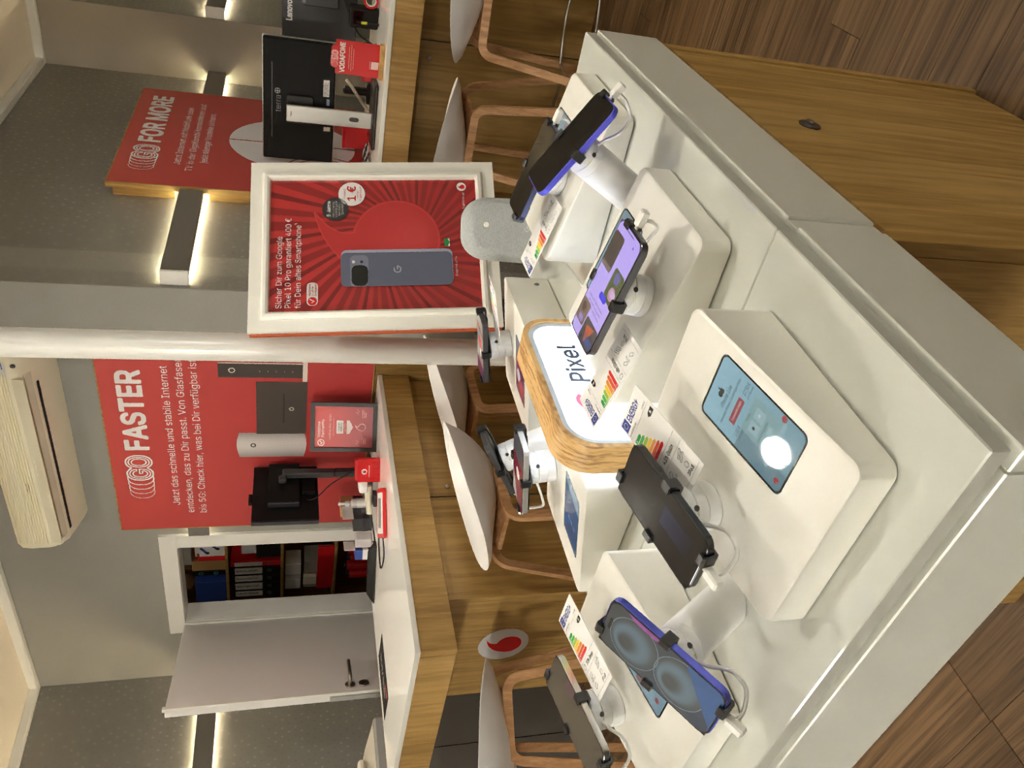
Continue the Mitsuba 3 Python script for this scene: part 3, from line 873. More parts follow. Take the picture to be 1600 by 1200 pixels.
def screen_ui(P, kind):
    w, h = SCW / 2, SCH / 2
    if kind == 'main':
        P.grad(-w, -h, w, h, (118, 160, 172), (150, 196, 212), 0)
        P.grad(-w, -h, -w + 0.022, h * 0.1, (92, 128, 142), (104, 142, 154), 1)
        P.rect(-w * 0.62, -h * 0.6, w * 0.75, h * 0.12, (134, 172, 176), 1)
        ap = unary_union([Point(-0.0022, 0).buffer(0.0034), Point(0.0018, 0).buffer(0.0034)]).difference(Point(0.0062, 0.0008).buffer(0.0022))
        P.poly(affinity.translate(ap, -0.001, h * 0.76), (26, 30, 36), 3)
        P.poly(affinity.translate(affinity.rotate(affinity.scale(Point(0, 0).buffer(0.0016), 0.5, 1), -30), 0.0004, h * 0.76 + 0.005), (26, 30, 36), 3)
        P.text('iPhone 16e', 0, h * 0.6, 0.0052, (40, 48, 58), 3, False, 0.028, 'c')
        P.text('Neuestes iPhone. Großartiger Preis.', 0, h * 0.5, 0.0036, (52, 62, 74), 3, False, 0.058, 'c')
        P.rect(-0.019, h * 0.26, 0.012, h * 0.4, (158, 66, 74), 3, 0.001); P.text('Technische Details', -0.0035, h * 0.31, 0.003, (236, 220, 222), 4, False, 0.026, 'c')
        P.text('1,00 €', -w * 0.75, h * 0.12, 0.0046, (40, 48, 58), 3, False, 0.013); P.text('einmalig', -w * 0.75, h * 0.05, 0.0024, (60, 70, 80), 3)
        P.text('17,50 €', w * 0.9, h * 0.3, 0.0046, (40, 48, 58), 3, False, 0.0155, 'r'); P.text('pro Monat', w * 0.9, h * 0.22, 0.0024, (60, 70, 80), 3, False, None, 'r')
        P.text('Farbe', 0.002, h * 0.06, 0.0028, (70, 84, 92), 3, False, None, 'c')
        for x in (-0.009, 0.007): P.rect(x, -h * 0.22, x + 0.013, -h * 0.0, (156, 188, 194), 3, 0.001)
        P.disc(-0.0025, -h * 0.1, 0.0018, (30, 36, 40), 4); P.disc(0.0135, -h * 0.1, 0.0018, (200, 216, 222), 4)
        P.text('Speichergröße', 0.002, -h * 0.3, 0.0028, (70, 84, 92), 3, False, None, 'c')
        for x in (-0.011, 0.003): P.rect(x, -h * 0.44, x + 0.011, -h * 0.34, (158, 192, 198), 3, 0.001)
        for x in (-0.024, -0.009, 0.006, 0.019): P.rect(x, -h * 0.62, x + 0.011, -h * 0.54, (150, 184, 192), 3, 0.001)
        P.rect(0.0, -h * 0.92, 0.01, -h * 0.64, (66, 84, 128), 3, 0.002)
        P.disc(-0.026, -h * 0.87, 0.0032, (170, 30, 44), 4); P.disc(w * 0.9, -h * 0.52, 0.0036, (170, 60, 70), 4)
    elif kind == 'blue':
        P.grad(-w, -h, w, h, (40, 74, 112), (60, 100, 140), 0); P.poly(Polygon([(-w, h), (w, h), (w, h * 0.5), (-w, h * 0.75)]), (150, 176, 190), 1)
        for k in range(4): P.rect(-w * 0.8 + 0.014 * k, -h * 0.3, -w * 0.8 + 0.014 * k + 0.009, -h * 0.22, (120, 150, 180), 2)
        P.rect(-w * 0.6, 0, w * 0.2, h * 0.06, (150, 90, 100), 2)
    elif kind == 'red':
        P.grad(-w, -h, w, h, (120, 26, 44), (40, 44, 96), 0); P.disc(-w * 0.4, -h * 0.35, 0.016, (228, 214, 214), 1); P.disc(w * 0.2, -h * 0.6, 0.018, (190, 36, 44), 2)
    else:
        P.grad(-w, -h, w, h, (120, 150, 164), (150, 182, 196), 0); P.rect(-w * 0.5, h * 0.1, w * 0.4, h * 0.16, (60, 74, 86), 1); P.rect(-w * 0.2, h * 0.4, w * 0.2, h * 0.44, (60, 74, 86), 1)
        P.disc(-w * 0.5, -h * 0.8, 0.004, (150, 60, 66), 1)
        P.rect(-w * 0.9, -h * 0.4, -w * 0.1, -h * 0.1, (120, 84, 84), 1)


def plinth(kind, front, centre, sy, ui, label, screws=False):
    """sy: the screen's centre across, towards the user's right (positive = right)."""
    t = thing('display_plinth', label, 'plinth', 'white plinths on the display table')
    pf = plframe(kind, front, centre)
    P_ = []
    for i, dz in ((0.0, None), (0.0, -0.004), (0.0012, -0.0012), (0.004, 0.0)):
        for x, y in rr(PD - 2 * i, PW - 2 * i, 0.014 - i, 6, PD / 2, 0):
            P_.append((x, y, 0.0022 if dz is None else PZF + SL * x + dz))
    body = hull(P_)
    sm = slope_frame(np.eye(4), 0.125, -sy)
    pocket = tr(rslab(SCW + 0.005, SCH + 0.005, 0.02, 0.009, 0.0003, 6, -0.0028), sm)
    body = sub(body, pocket)
    part(t, 'body', tr(body, pf), 'm_plinth', 25)
    wm = slope_frame(pf, 0.125, -sy)
    s_ = part(t, 'screen', tr(rslab(SCW + 0.0035, SCH + 0.0035, 0.0022, 0.008, 0.0003, 6, -0.0027), wm), 'm_screen', label='inset display screen')
    P = Print(0.00008); screen_ui(P, ui)
    P.poly(sbox(-SCW / 2, -SCH / 2, SCW / 2, SCH / 2).difference(Polygon(rr(SCW, SCH, 0.007, 6))), (6, 6, 7), 6)
    clip = Polygon(rr(SCW, SCH, 0.007, 6))
    V = np.vstack(P.V); F = np.vstack(P.F); K = np.vstack(P.K)
    V = np.column_stack([V[:, 0], V[:, 1], V[:, 2] - 0.0004])
    V = V @ wm[:3, :3].T + wm[:3, 3]
    # the picture glows a little, as an active screen does
    key = part(s_, 'picture', trimesh.Trimesh(V, F, process=False), 'm_display', color=0.6 * K)
    scene[key]['emitter'] = {'type': 'area', 'radiance': {'type': 'mesh_attribute', 'name': 'vertex_color'}}
    if screws:
        for y in (-0.075, 0.075):
            o = pf @ np.array([PD, y, 0.03, 1.0])
            part(t, 'screw', tr(cyl(0.0055, 0.0016, 18, 0.0006), M4(o[:3], pf[:3, :3] @ np.array([0, 1.0, 0]), (0, 0, 1))), 'm_chrome', 30)
    return pf


P1 = plinth('near', 0.39, 0.51, 0.055, 'main', 'white plinth nearest the camera, with a bright blue price screen')
P6 = plinth('near', 0.385, 0.90, 0.045, 'plain', 'white plinth at the lower picture edge under the blue phone, screen half covered')
P2 = plinth('right', 0.38, 0.858, 0.06, 'plain', 'white plinth under the phone with the lilac screen')
P3 = plinth('right', 0.37, 1.222, 0.062, 'plain', 'white plinth farthest from the camera, at the upper corner of the table')
P5 = plinth('far', 1.03, 0.846, 0.045, 'blue', 'white plinth beside the oak lightbox with a dark blue screen facing away')
P4 = plinth('far', 1.03, 1.217, 0.04, 'red', 'white plinth behind the oak lightbox with two screws in its back', True)


def facing(yaw, tilt, spin=0.0):
    r = np.array([0, -1.0, 0]); u = np.array([math.cos(tilt), 0, math.sin(tilt)])
    c, s_ = math.cos(yaw), math.sin(yaw)
    R = np.array([[c, -s_, 0], [s_, c, 0], [0, 0, 1.0]])
    r, u = R @ r, R @ u
    return r, u


def clip_mesh(th):
    """A clip arm: local x outward from the phone's edge (edge at x = 0), z from the holder's plane to over the glass."""
    poly = Polygon([(-0.026, -0.0062), (0.0018, -0.0062), (0.0045, -0.003), (0.0048, th + 0.0028), (0.002, th + 0.0044), (-0.0052, th + 0.0038), (-0.0058, th + 0.0012), (0.0008, th + 0.001), (0.001, th + 0.0006), (0.001, -0.0006), (-0.0005, -0.0028), (-0.026, -0.0042)])
    m_ = ext(poly, 0.0125, -0.00625)
    return tr(m_, np.array([[1, 0, 0, 0], [0, 0, -1, 0], [0, 1, 0, 0], [0, 0, 0, 1.0]]))


def phone_and_stand(c, yaw, tilt, w, h, th, frame, plane, plabel, slabel, screen='off', group='phones on the display table', clips='TBLR', bump=False, plug=True, spin=0.0, tall=False, rev=False):
    th *= 1.14
    r, u = facing(math.radians(yaw), math.radians(tilt))
    m = M4((c[0], c[1], c[2]), r, u)               # origin at the middle of the front glass
    n = m[:3, 2]
    t = thing('phone', plabel, 'phone', group)
    part(t, 'body', tr(rslab(w, h, th, 0.0135, 0.001, 8, -th), m), frame, 35)
    part(t, 'glass', tr(rslab(w - 0.0024, h - 0.0024, 0.0007, 0.0123, 0.0003, 8, -0.0002), m), 'm_screen', label='dark glass front')
    for yy, hh in ((0.035, 0.02), (0.018, 0.009), (0.03, 0.011)):
        part(t, 'button', tr(cb(-0.0006, 0.0006, yy - hh / 2, yy + hh / 2, -th / 2 - 0.0013, -th / 2 + 0.0013, 0.0004), off(m, (w / 2 if yy > 0.032 else -w / 2), 0)), frame)
    if bump:
        part(t, 'camera_bump', tr(mv(rslab(w * 0.8, 0.02, 0.0022, 0.0098, 0.0007, 8, -th - 0.002), 0, h / 2 - 0.035, 0), m), frame, 35)
    if screen != 'off':
        P = Print(0.00001); W, Hh = w / 2 - 0.0028, h / 2 - 0.0028
        phone_ui(P, screen, W, Hh)
        P.poly(sbox(-W, -Hh, W, Hh).difference(Polygon(rr(2 * W, 2 * Hh, 0.011, 8))), (4, 4, 5), 30)
        V = np.vstack(P.V); V = np.column_stack([V[:, 0], V[:, 1], V[:, 2] + 0.00055]); V = V @ m[:3, :3].T + m[:3, 3]
        F, K = np.vstack(P.F), np.vstack(P.K)
        if screen == 'lilac':
            key = part(t, 'picture', trimesh.Trimesh(V, F, process=False), 'm_display', color=0.72 * K)
            scene[key]['emitter'] = {'type': 'area', 'radiance': {'type': 'mesh_attribute', 'name': 'vertex_color'}}
        else:
            part(t, 'picture', trimesh.Trimesh(V, F, process=False), 'm_gloss_print', color=K)
    # the stand
    s_ = thing('phone_stand', slabel, 'phone stand', 'white phone stands')
    pn, po = plane
    R = 0.0272
    Lc = 0.3
    top = -th - 0.0135
    lm = m.copy()
    def cylpart(z1, z0, rad, c=0.0008):
        return tr(cyl(rad, z1 - z0, 40, c, z0), lm)
    part(s_, 'holder_plate', tr(rslab(0.042, 0.042, 0.004, 0.008, 0.001, 6, -th - 0.0066), m), 'm_blk_matte')
    cap = cylpart(-th - 0.0068, -th - 0.022, R, 0.0015)
    part(s_, 'head', cut_above(cap, pn, po), 'm_plastic', 35)
    mid = cylpart(-th - 0.0222, -th - 0.036, R, 0.0004)
    part(s_, 'collar', cut_above(mid, pn, po + 0.0001), 'm_plastic', 35)
    low = cylpart(-th - 0.0362, -th - Lc, R, 0.0004)
    part(s_, 'base', cut_above(low, pn, po + 0.0003), 'm_plastic', 35)
    for sx, ang in ((1, 0.6),):
        # sensor hole and pilot light on the side towards the near corner of the table
        v = np.array([-0.75, -0.6, 0.5]); v -= n * np.dot(v, n); v /= np.linalg.norm(v)
        side = np.cross(n, v)
        for k, (da, rad, mt, nm) in enumerate(((0.12, 0.0034, 'm_blk', 'sensor'), (-0.3, 0.0013, 'm_yellow', 'pilot_light'))):
            dirv = v * math.cos(da) + side * math.sin(da)
            o = m[:3, 3] + n * (-th - 0.02) + dirv * (R - 0.0008)
            part(s_, nm, tr(cyl(rad, 0.0012, 16, 0.0003), M4(o, np.cross(n, dirv), n)) if False else tr(cyl(rad, 0.0012, 16, 0.0003), M4(o, np.cross(n, dirv), n)), mt, 30)
    cm = clip_mesh(0.0012)
    zb = -th
    spots = {'T': (-0.24 * w, h / 2, 90), 'B': (0.2 * w, -h / 2, -90), 'R': (w / 2, 0.004, 0), 'L': (-w / 2, 0.002, 180)}
    full = clip_mesh(th)
    for k in clips:
        x, y, a = spots[k]
        part(s_, 'clip', tr(full, m @ trimesh.transformations.translation_matrix([x, y, -th]) @ rotz(math.radians(a))), 'm_blk')
        # arm from the plate to the clip
        ax = 0.0 if k in 'TB' else 0.018 * (1 if k == 'R' else -1)
        q0 = np.array([x * 0.2 if k in 'TB' else ax, y * 0.24 if k in 'TB' else y, -th - 0.006]); q1 = np.array([x, y, -th - 0.006]); dd = (q1 - q0) / np.linalg.norm(q1 - q0); q1 = q1 - dd * 0.015
        arm = sweep([q0, (q0 + q1) / 2, q1], [(-0.005, -0.0015), (0.005, -0.0015), (0.005, 0.0015), (-0.005, 0.0015)], up=(0, 0, 1))
        part(s_, 'arm', tr(arm, m), 'm_blk_matte')
    if plug:
        px = -0.002 + (0.06 * w)
        pm = off(m, 0.004, -h / 2)
        part(s_, 'plug', tr(cat(cb(-0.0058, 0.0058, -0.0265, -0.0045, -th / 2 - 0.0065, -th / 2 + 0.0045, 0.002), cb(-0.003, 0.003, -0.0048, -0.0004, -th / 2 - 0.0014, -th / 2 + 0.0014, 0.0005)), pm), 'm_cable')
        sgn = -1 if rev else 1
        A = np.array([0.004 + 0.001, -h / 2 - 0.0135, -th / 2 - 0.0055])
        E_ = np.array([sgn * 0.012, -0.024, -th - 0.020])
        path = [A, A + [0.004 * sgn, 0.001, -0.014], A + [0.013 * sgn, 0.012, -0.030], A * 0.45 + E_ * 0.55 + np.array([0.017 * sgn, -0.004, -0.018]), E_ + [0.002 * sgn, -0.012, -0.004], E_]
        cab = tube(path, 0.0024, 10, 10)
        cab = tr(cab, m)
        part(s_, 'cable', cab, 'm_cable', 40)
    return m


def phone_ui(P, kind, W, H):
    if kind == 'lilac':
        P.grad(-W, -H, W, H, (186, 166, 250), (196, 176, 250), 0)
        P.rect(-W, H * 0.58, W * 0.2, H, (70, 62, 66), 1, 0.004); P.poly(Polygon([(-W * 0.7, H * 0.62), (-W * 0.3, H * 0.95), (0, H * 0.7)]), (190, 86, 48), 2); P.rect(-W * 0.95, H * 0.8, -W * 0.2, H * 0.95, (72, 80, 130), 2, 0.003)
        P.rect(W * 0.25, H * 0.42, W, H * 0.82, (120, 96, 84), 1, 0.004); P.disc(W * 0.7, H * 0.55, 0.007, (78, 56, 44), 2); P.rect(W * 0.4, H * 0.68, W * 0.8, H * 0.8, (150, 130, 190), 2, 0.003)
        P.rect(-W, -H * 0.42, -W * 0.1, H * 0.12, (74, 88, 40), 1, 0.005); P.disc(-W * 0.6, -H * 0.05, 0.009, (190, 140, 170), 2); P.disc(-W * 0.5, -H * 0.3, 0.008, (96, 92, 160), 2); P.rect(-W * 0.9, -H * 0.12, -W * 0.5, 0, (206, 178, 214), 3, 0.003)
        P.rect(W * 0.15, -H * 0.82, W, -H * 0.22, (62, 46, 42), 1, 0.005); P.rect(W * 0.4, -H * 0.66, W * 0.8, -H * 0.4, (34, 28, 30), 2, 0.003); P.rect(W * 0.2, -H * 0.3, W * 0.95, -H * 0.22, (120, 104, 96), 2)
        P.rect(-W * 0.42, H * 0.14, W * 0.0, H * 0.2, (48, 40, 230), 2, 0.0045) if False else P.rect(-W * 0.5, -H * 0.0 + 0.006, W * 0.12, 0.0155, (48, 40, 230), 2, 0.0045)
        for k, s_ in enumerate(('Kontrolliere, wer', 'deine Fotos sieht und', 'welche Apps sie nutzen')): P.text(s_, -W * 0.62, 0.036 - 0.006 * k, 0.0034, (96, 84, 140), 2)
        P.disc(0, H - 0.006, 0.0024, (10, 10, 12), 4)
        P.rect(-0.012, -H + 0.003, 0.012, -H + 0.0042, (60, 50, 90), 3); P.disc(-0.02, -H + 0.012, 0.0018, (120, 104, 190), 3)
    elif kind == 'rings':
        P.grad(-W, -H, W, H, (44, 54, 70), (56, 60, 64), 0)
        for cx, cy, R, ox, oy in ((0.0, 0.034, 0.031, -0.008, 0.010), (0.001, -0.027, 0.031, -0.009, 0.010)):
            for k in range(18):
                q = k / 17; a = math.sin(math.pi * min(1, q * 1.0)) ** 1.5
                col = tuple(int(a0 * (1 - a) + b0 * a) for a0, b0 in zip((58, 62, 66), (84, 104, 120)))
                P.poly(Point(cx + ox * q, cy + oy * q).buffer(R * (1 - 0.045 * k), 20).intersection(sbox(-W, -H, W, H)), col, 1 + k)
            ring = Point(cx, cy).buffer(R + 0.0012, 32).difference(Point(cx, cy).buffer(R, 32)).intersection(sbox(-W, -H, W, H))
            P.poly(ring, (98, 116, 132), 20)
        P.poly(Polygon([(W, H * 0.72), (W, H * 0.08), (W * 0.82, H * 0.2), (W * 0.86, H * 0.6)]), (142, 78, 150), 21)
        P.poly(Polygon([(-W, -H), (W, -H), (W, -H * 0.36), (W * 0.9, -H * 0.36), (-W * 0.6, -H * 0.98)]), (40, 74, 122), 21)
        P.rect(-0.009, H - 0.0085, 0.009, H - 0.0045, (16, 17, 20), 22, 0.002)
    elif kind == 'dim2':
        P.grad(-W, -H, W, H, (44, 42, 42), (40, 39, 40), 0); P.rect(W * 0.5, H * 0.2, W, H * 0.5, (58, 34, 58), 1)
    elif kind == 'dim':
        P.grad(-W, -H, W, H, (16, 16, 17), (20, 20, 21), 0)
        P.grad(-W * 0.2, -H * 0.75, W * 0.5, -H * 0.05, (18, 20, 30), (26, 32, 58), 1)
    elif kind == 'red':
        P.grad(-W, -H, W, H, (86, 20, 34), (110, 22, 36), 0); P.rect(-W, H * 0.3, W, H, (70, 70, 78), 1); P.disc(0, -H * 0.1, 0.012, (230, 220, 222), 2); P.poly(Polygon([(-W, -H), (0, -H), (-W, -H * 0.2)]), (150, 150, 160), 2)
    elif kind == 'purple':
        P.grad(-W, -H, W, H, (120, 122, 126), (150, 150, 150), 0); P.disc(0, 0.01, 0.016, (190, 40, 52), 2); P.disc(0.006, -0.012, 0.01, (226, 226, 230), 3); P.rect(-W, H * 0.55, W, H * 0.62, (150, 30, 40), 2); P.rect(-W, -H, W, -H * 0.55, (70, 44, 84), 2)


def slope_plane(pf):
    n = pf[:3, :3] @ np.array([-math.sin(ST), 0, math.cos(ST)])
    p = (pf @ np.array([0, 0, PZF, 1.0]))[:3]
    return n, float(np.dot(n, p)) + 0.0006


TAB = (np.array([0, 0, 1.0]), TZ + 0.0008)
Z = 1.36
S11 = math.degrees(ST)
phone_and_stand((0.509, 0.579, Z - 0.3835), 0, 10.2, 0.0744, 0.1526, 0.0078, 'm_blk', slope_plane(P1), 'black phone on the plinth nearest the camera, dark screen', 'white round stand holding the black phone on the nearest plinth', 'dim')
phone_and_stand((0.503, 0.973, Z - 0.3805), 0, 9.6, 0.0744, 0.1535, 0.0083, 'm_steel', slope_plane(P6), 'dark phone with a steel edge at the lower picture edge', 'white round stand under the steel edged phone at the lower picture edge', 'dim2', bump=True)
phone_and_stand((0.408, 0.704, Z - 0.384), 0, 32.2, 0.0744, 0.1535, 0.0078, 'm_blue_metal', TAB, 'blue edged phone with ring wallpaper, tilted up on a tall stand', 'tall white stand holding the phone with the ring wallpaper', 'rings', tall=True)
phone_and_stand((0.807, 0.484, Z - 0.391), 90, 10.2, 0.080, 0.1687, 0.0085, 'm_gunmetal', slope_plane(P2), 'phone with a lit lilac screen showing photo tiles', 'white round stand under the phone with the lilac screen', 'lilac', clips='BLR', bump=True)
phone_and_stand((1.013, 0.3772, Z - 0.3752), 90, 31.2, 0.0746, 0.1538, 0.0078, 'm_violet_metal', TAB, 'black screened phone with a bright violet blue edge, tilted up steeply', 'tall white stand holding the violet blue edged phone', 'off', clips='BLR', bump=True, tall=True, rev=True)
phone_and_stand((1.193, 0.497, Z - 0.3885), 90, 12.6, 0.0747, 0.1596, 0.0082, 'm_navy_metal', slope_plane(P3), 'dark navy phone behind the violet blue phone', 'white round stand under the dark navy phone', 'off', bump=True)
phone_and_stand((0.915, 0.915, Z - 0.384), -90, 10.2, 0.0740, 0.158, 0.0085, 'm_alu', slope_plane(P5), 'silver edged phone with a dark red screen seen edge on', 'white round stand under the silver edged phone with the red screen', 'red')
phone_and_stand((1.034, 1.01, Z - 0.384), -90, 31.0, 0.0716, 0.1476, 0.0078, 'm_blk_soft', TAB, 'black phone seen from behind, tilted up beside the silver edged phone', 'tall white stand behind the oak lightbox', 'off', tall=True)
phone_and_stand((1.272, 0.915, Z - 0.384), -90, 10.2, 0.0716, 0.150, 0.0085, 'm_blk_soft', slope_plane(P4), 'dark phone seen edge on in front of the column, red and grey screen', 'white round stand on the plinth with two screws', 'purple', plug=False)


def energy_label(c, yaw, tilt, s, hours, label, sp=0.0):
    t = thing('energy_label', label, 'label', 'energy label cards')
    r, u = facing(math.radians(yaw), math.radians(tilt))
    m = M4(c, r, u)
    w, h = 0.096 * s, 0.192 * s
    part(t, 'card', tr(cb(-w / 2, w / 2, -h / 2, h / 2, -0.0009, 0, 0.0002), m), 'm_paper')
    P = Print(0.00008)
    L, Tp = -w / 2, h / 2
    k = w
    P.rect(L + 0.04 * k, Tp - 0.26 * k, L + 0.24 * k, Tp - 0.05 * k, (44, 60, 140), 1)
    ring = Point(L + 0.14 * k, Tp - 0.155 * k).buffer(0.06 * k); P.poly(ring.difference(ring.buffer(-0.012 * k)), (210, 200, 120), 2)
    P.text('ENERG', L + 0.27 * k, Tp - 0.24 * k, 0.15 * k, (44, 56, 130), 1, True, 0.42 * k)
    P.poly(Polygon([(L + 0.75 * k, Tp - 0.08 * k), (L + 0.70 * k, Tp - 0.17 * k), (L + 0.74 * k, Tp - 0.16 * k), (L + 0.71 * k, Tp - 0.25 * k), (L + 0.79 * k, Tp - 0.14 * k), (L + 0.74 * k, Tp - 0.15 * k)]), (44, 56, 130), 1)
    P.text('smartphone', L + 0.05 * k, Tp - 0.36 * k, 0.045 * k, (90, 90, 96), 1); P.text('model', L + 0.72 * k, Tp - 0.36 * k, 0.045 * k, (90, 90, 96), 1)
    P.rect(L + 0.03 * k, Tp - 0.405 * k, L + 0.97 * k, Tp - 0.4 * k, (150, 150, 156), 1)
    cols = [(30, 140, 70), (70, 170, 80), (160, 190, 50), (236, 200, 40), (230, 150, 50), (214, 84, 44), (204, 44, 44)]
    for i, cc in enumerate(cols):
        y0 = Tp - (0.5 + 0.088 * i) * k; ln = (0.2 + 0.052 * i) * k
        P.poly(Polygon([(L + 0.06 * k, y0), (L + 0.06 * k + ln, y0), (L + 0.06 * k + ln + 0.04 * k, y0 - 0.037 * k), (L + 0.06 * k + ln, y0 - 0.074 * k), (L + 0.06 * k, y0 - 0.074 * k)]), cc, 1)
        P.text('ABCDEFG'[i], L + 0.08 * k, y0 - 0.06 * k, 0.045 * k, (244, 244, 240), 2, True)
    y0 = Tp - 0.5 * k
    P.poly(Polygon([(L + 0.72 * k, y0 - 0.05 * k), (L + 0.78 * k, y0), (L + 0.94 * k, y0), (L + 0.94 * k, y0 - 0.1 * k), (L + 0.78 * k, y0 - 0.1 * k)]), (16, 16, 18), 1); P.text('B', L + 0.82 * k, y0 - 0.08 * k, 0.06 * k, (240, 240, 240), 2, True)
    for yy in (1.16, 1.38, 1.9): P.rect(L + 0.03 * k, Tp - (yy + 0.006) * k, L + 0.97 * k, Tp - yy * k, (140, 140, 146), 1)
    P.text(hours, 0.0, Tp - 1.31 * k, 0.085 * k, (36, 36, 40), 1, True, 0.46 * k, 'c')
    bt = Polygon(rr(0.1 * k, 0.12 * k, 0.03 * k, 4, L + 0.14 * k, Tp - 1.27 * k)); P.poly(bt.difference(bt.buffer(-0.01 * k)), (90, 90, 96), 1)
    for x, y in ((0.24, 1.52), (0.24, 1.75)):
        q = Polygon(rr(0.14 * k, 0.08 * k, 0.03 * k, 4, L + x * k, Tp - y * k)); q = affinity.rotate(q, 35); P.poly(q.difference(q.buffer(-0.01 * k)), (90, 90, 96), 1)
    for i in range(2):
        q = affinity.rotate(Polygon(rr(0.2 * k, 0.05 * k, 0.012 * k, 3, L + 0.72 * k, Tp - (1.47 + 0.08 * i) * k)), 20); P.poly(q.difference(q.buffer(-0.01 * k)), (80, 80, 86), 1)
    q = Point(L + 0.7 * k, Tp - 1.7 * k).buffer(0.055 * k); P.poly(q.difference(q.buffer(-0.01 * k)), (80, 80, 86), 1)
    P.text('IP68', L + 0.58 * k, Tp - 1.86 * k, 0.07 * k, (40, 40, 44), 1, True)
    P.text('ABCDE', L + 0.14 * k, Tp - 1.64 * k, 0.05 * k, (100, 100, 106), 1)
    P.put(t, 'print', m, 'm_gloss_print', 0.0001)


energy_label((0.576, 0.540, Z - 0.396), -2, 15, 0.67, '41h 0min', 'energy label card beside the black phone on the nearest plinth')
energy_label((0.556, 0.893, Z - 0.391), -2, 10.5, 0.67, '37h 0min', 'energy label card behind the steel edged phone at the lower picture edge')
energy_label((0.751, 0.583, Z - 0.406), 92, 15, 0.67, '48h 00min', 'energy label card upside down in front of the oak lightbox')
energy_label((1.155, 0.594, Z - 0.415), 92, 13.5, 0.69, '52h 00min', 'energy label card in front of the grey smart speaker')
energy_label((1.262, 0.822, Z - 0.396), -90, 15, 0.67, '44h 00min', 'energy label card seen almost edge on beside the framed poster')

# ------------------------------------------------------------------ oak lightbox
t = thing('lightbox_sign', 'oak framed lightbox reading Pixel in the middle of the table', 'sign')
SX0, SX1, SZ0, SZ1, SY0, SY1 = 0.72, 1.028, TZ + 0.001, 0.999, 0.68, 0.73
w, h = SX1 - SX0, SZ1 - SZ0
cx, cz = (SX0 + SX1) / 2, (SZ0 + SZ1) / 2
sm = M4((cx, SY0, cz), (1, 0, 0), (0, 0, 1))
outer = Polygon(rr(w, h, 0.052, 14)); inner = Polygon(rr(w - 0.016, h - 0.016, 0.046, 14))
part(t, 'oak_rim', tr(ext(outer.difference(inner), SY1 - SY0, -(SY1 - SY0)), sm), 'm_sign_oak', 40, label='oak rim')
mid = Polygon(rr(w - 0.034, h - 0.034, 0.038, 12))
scene['m_opal'] = {'type': 'twosided', 'bsdf': {'type': 'principled', 'base_color': rgb(C(196, 206, 220)), 'roughness': 0.3}}
for name, z0, flip in (('front', -0.006, False), ('back', -(SY1 - SY0) + 0.003, True)):
    part(t, 'opal_border', tr(ext(inner.buffer(-0.0003).difference(mid), 0.003, z0), sm), 'm_opal')
    v, f = trimesh.creation.triangulate_polygon(mid, engine='earcut')
    q = trimesh.Trimesh(np.column_stack([v, np.full(len(v), z0 + (0.0015))]), f, process=False)
    if (q.face_normals[0, 2] < 0) != flip: q.invert()
    part(t, 'lit_panel', tr(q, sm), 'm_black_emit', emitter={'type': 'area', 'radiance': rgb((3.8, 4.4, 5.2))})
P = Print(0.0002)
P.text('Pixel', 0.864 - cx, 0.918 - cz, 0.0305, (44, 54, 70), 2, True, 0.096)
g = Point(0.822 - cx, 0.934 - cz).buffer(0.02); gi = g.buffer(-0.0085)
P.poly(g.difference(gi).difference(Polygon([(0.822 - cx, 0.934 - cz), (0.86 - cx, 0.937 - cz), (0.86 - cx, 0.96 - cz)])), (236, 92, 130), 2)
P.poly(sbox(0.822 - cx, 0.930 - cz, 0.842 - cx, 0.938 - cz), (90, 130, 230), 3)
P.put(t, 'lettering', sm, 'm_print', -0.004)

# ------------------------------------------------------------------ smart speaker
t = thing('smart_speaker', 'grey fabric smart speaker standing behind the farthest plinth', 'speaker')
sp = M4((1.385, 0.708, TZ), (math.sin(0.62), -math.cos(0.62), 0), (0, 0, 1))
P_ = []
for zz, ins in ((-0.032, 0.016), (-0.024, 0.006), (-0.012, 0.001), (0.0, 0.0), (0.012, 0.001), (0.024, 0.006), (0.032, 0.016)):
    P_ += [(x * (1.0 - 0.10 * max(y, 0) / 0.09), y + 0.0895, zz) for x, y in rr(0.128 - 2 * ins, 0.176 - 2 * ins, 0.046 - ins * 0.5, 10)]
part(t, 'body', tr(hull(P_), sp), 'm_fabric', 40)
part(t, 'mute_light', tr(mv(cyl(0.0052, 0.002, 20, 0.0005), 0.004, 0.135, 0.0315), sp), 'm_white', 30)
P = Print(); q = Point(0, 0).buffer(0.0052); P.poly(q.difference(q.buffer(-0.0014)).difference(sbox(0.001, 0.0005, 0.01, 0.0045)), (214, 216, 216), 1); P.rect(0.0004, -0.0008, 0.0052, 0.0006, (214, 216, 216), 1)
P.put(t, 'emblem', off(sp, 0.0, 0.052), 'm_print', 0.0322)

# loose cables between the plinths
t = thing('coiled_cable', 'thin white cable lying between the plinths near the speaker', 'cable')
part(t, 'cord', tube([(1.165, 0.628, 0.905), (1.13, 0.66, 0.87), (1.08, 0.675, 0.8535), (1.05, 0.66, 0.8535), (1.02, 0.62, 0.8535), (0.99, 0.575, 0.8535), (0.985, 0.54, 0.8535)], 0.0017, 8, 10), 'm_cable', 40)
pts = []
for k in range(160):
    a = k * 0.62; s_ = k / 160
    pts.append((1.07 - 0.075 * s_ + 0.004 * math.cos(a) * 0.4, 0.655 - 0.085 * s_, 0.8575 + 0.004 * math.sin(a)))
part(t, 'coil', sweep(pts, circ(0.0013, 6)), 'm_cable', 60)

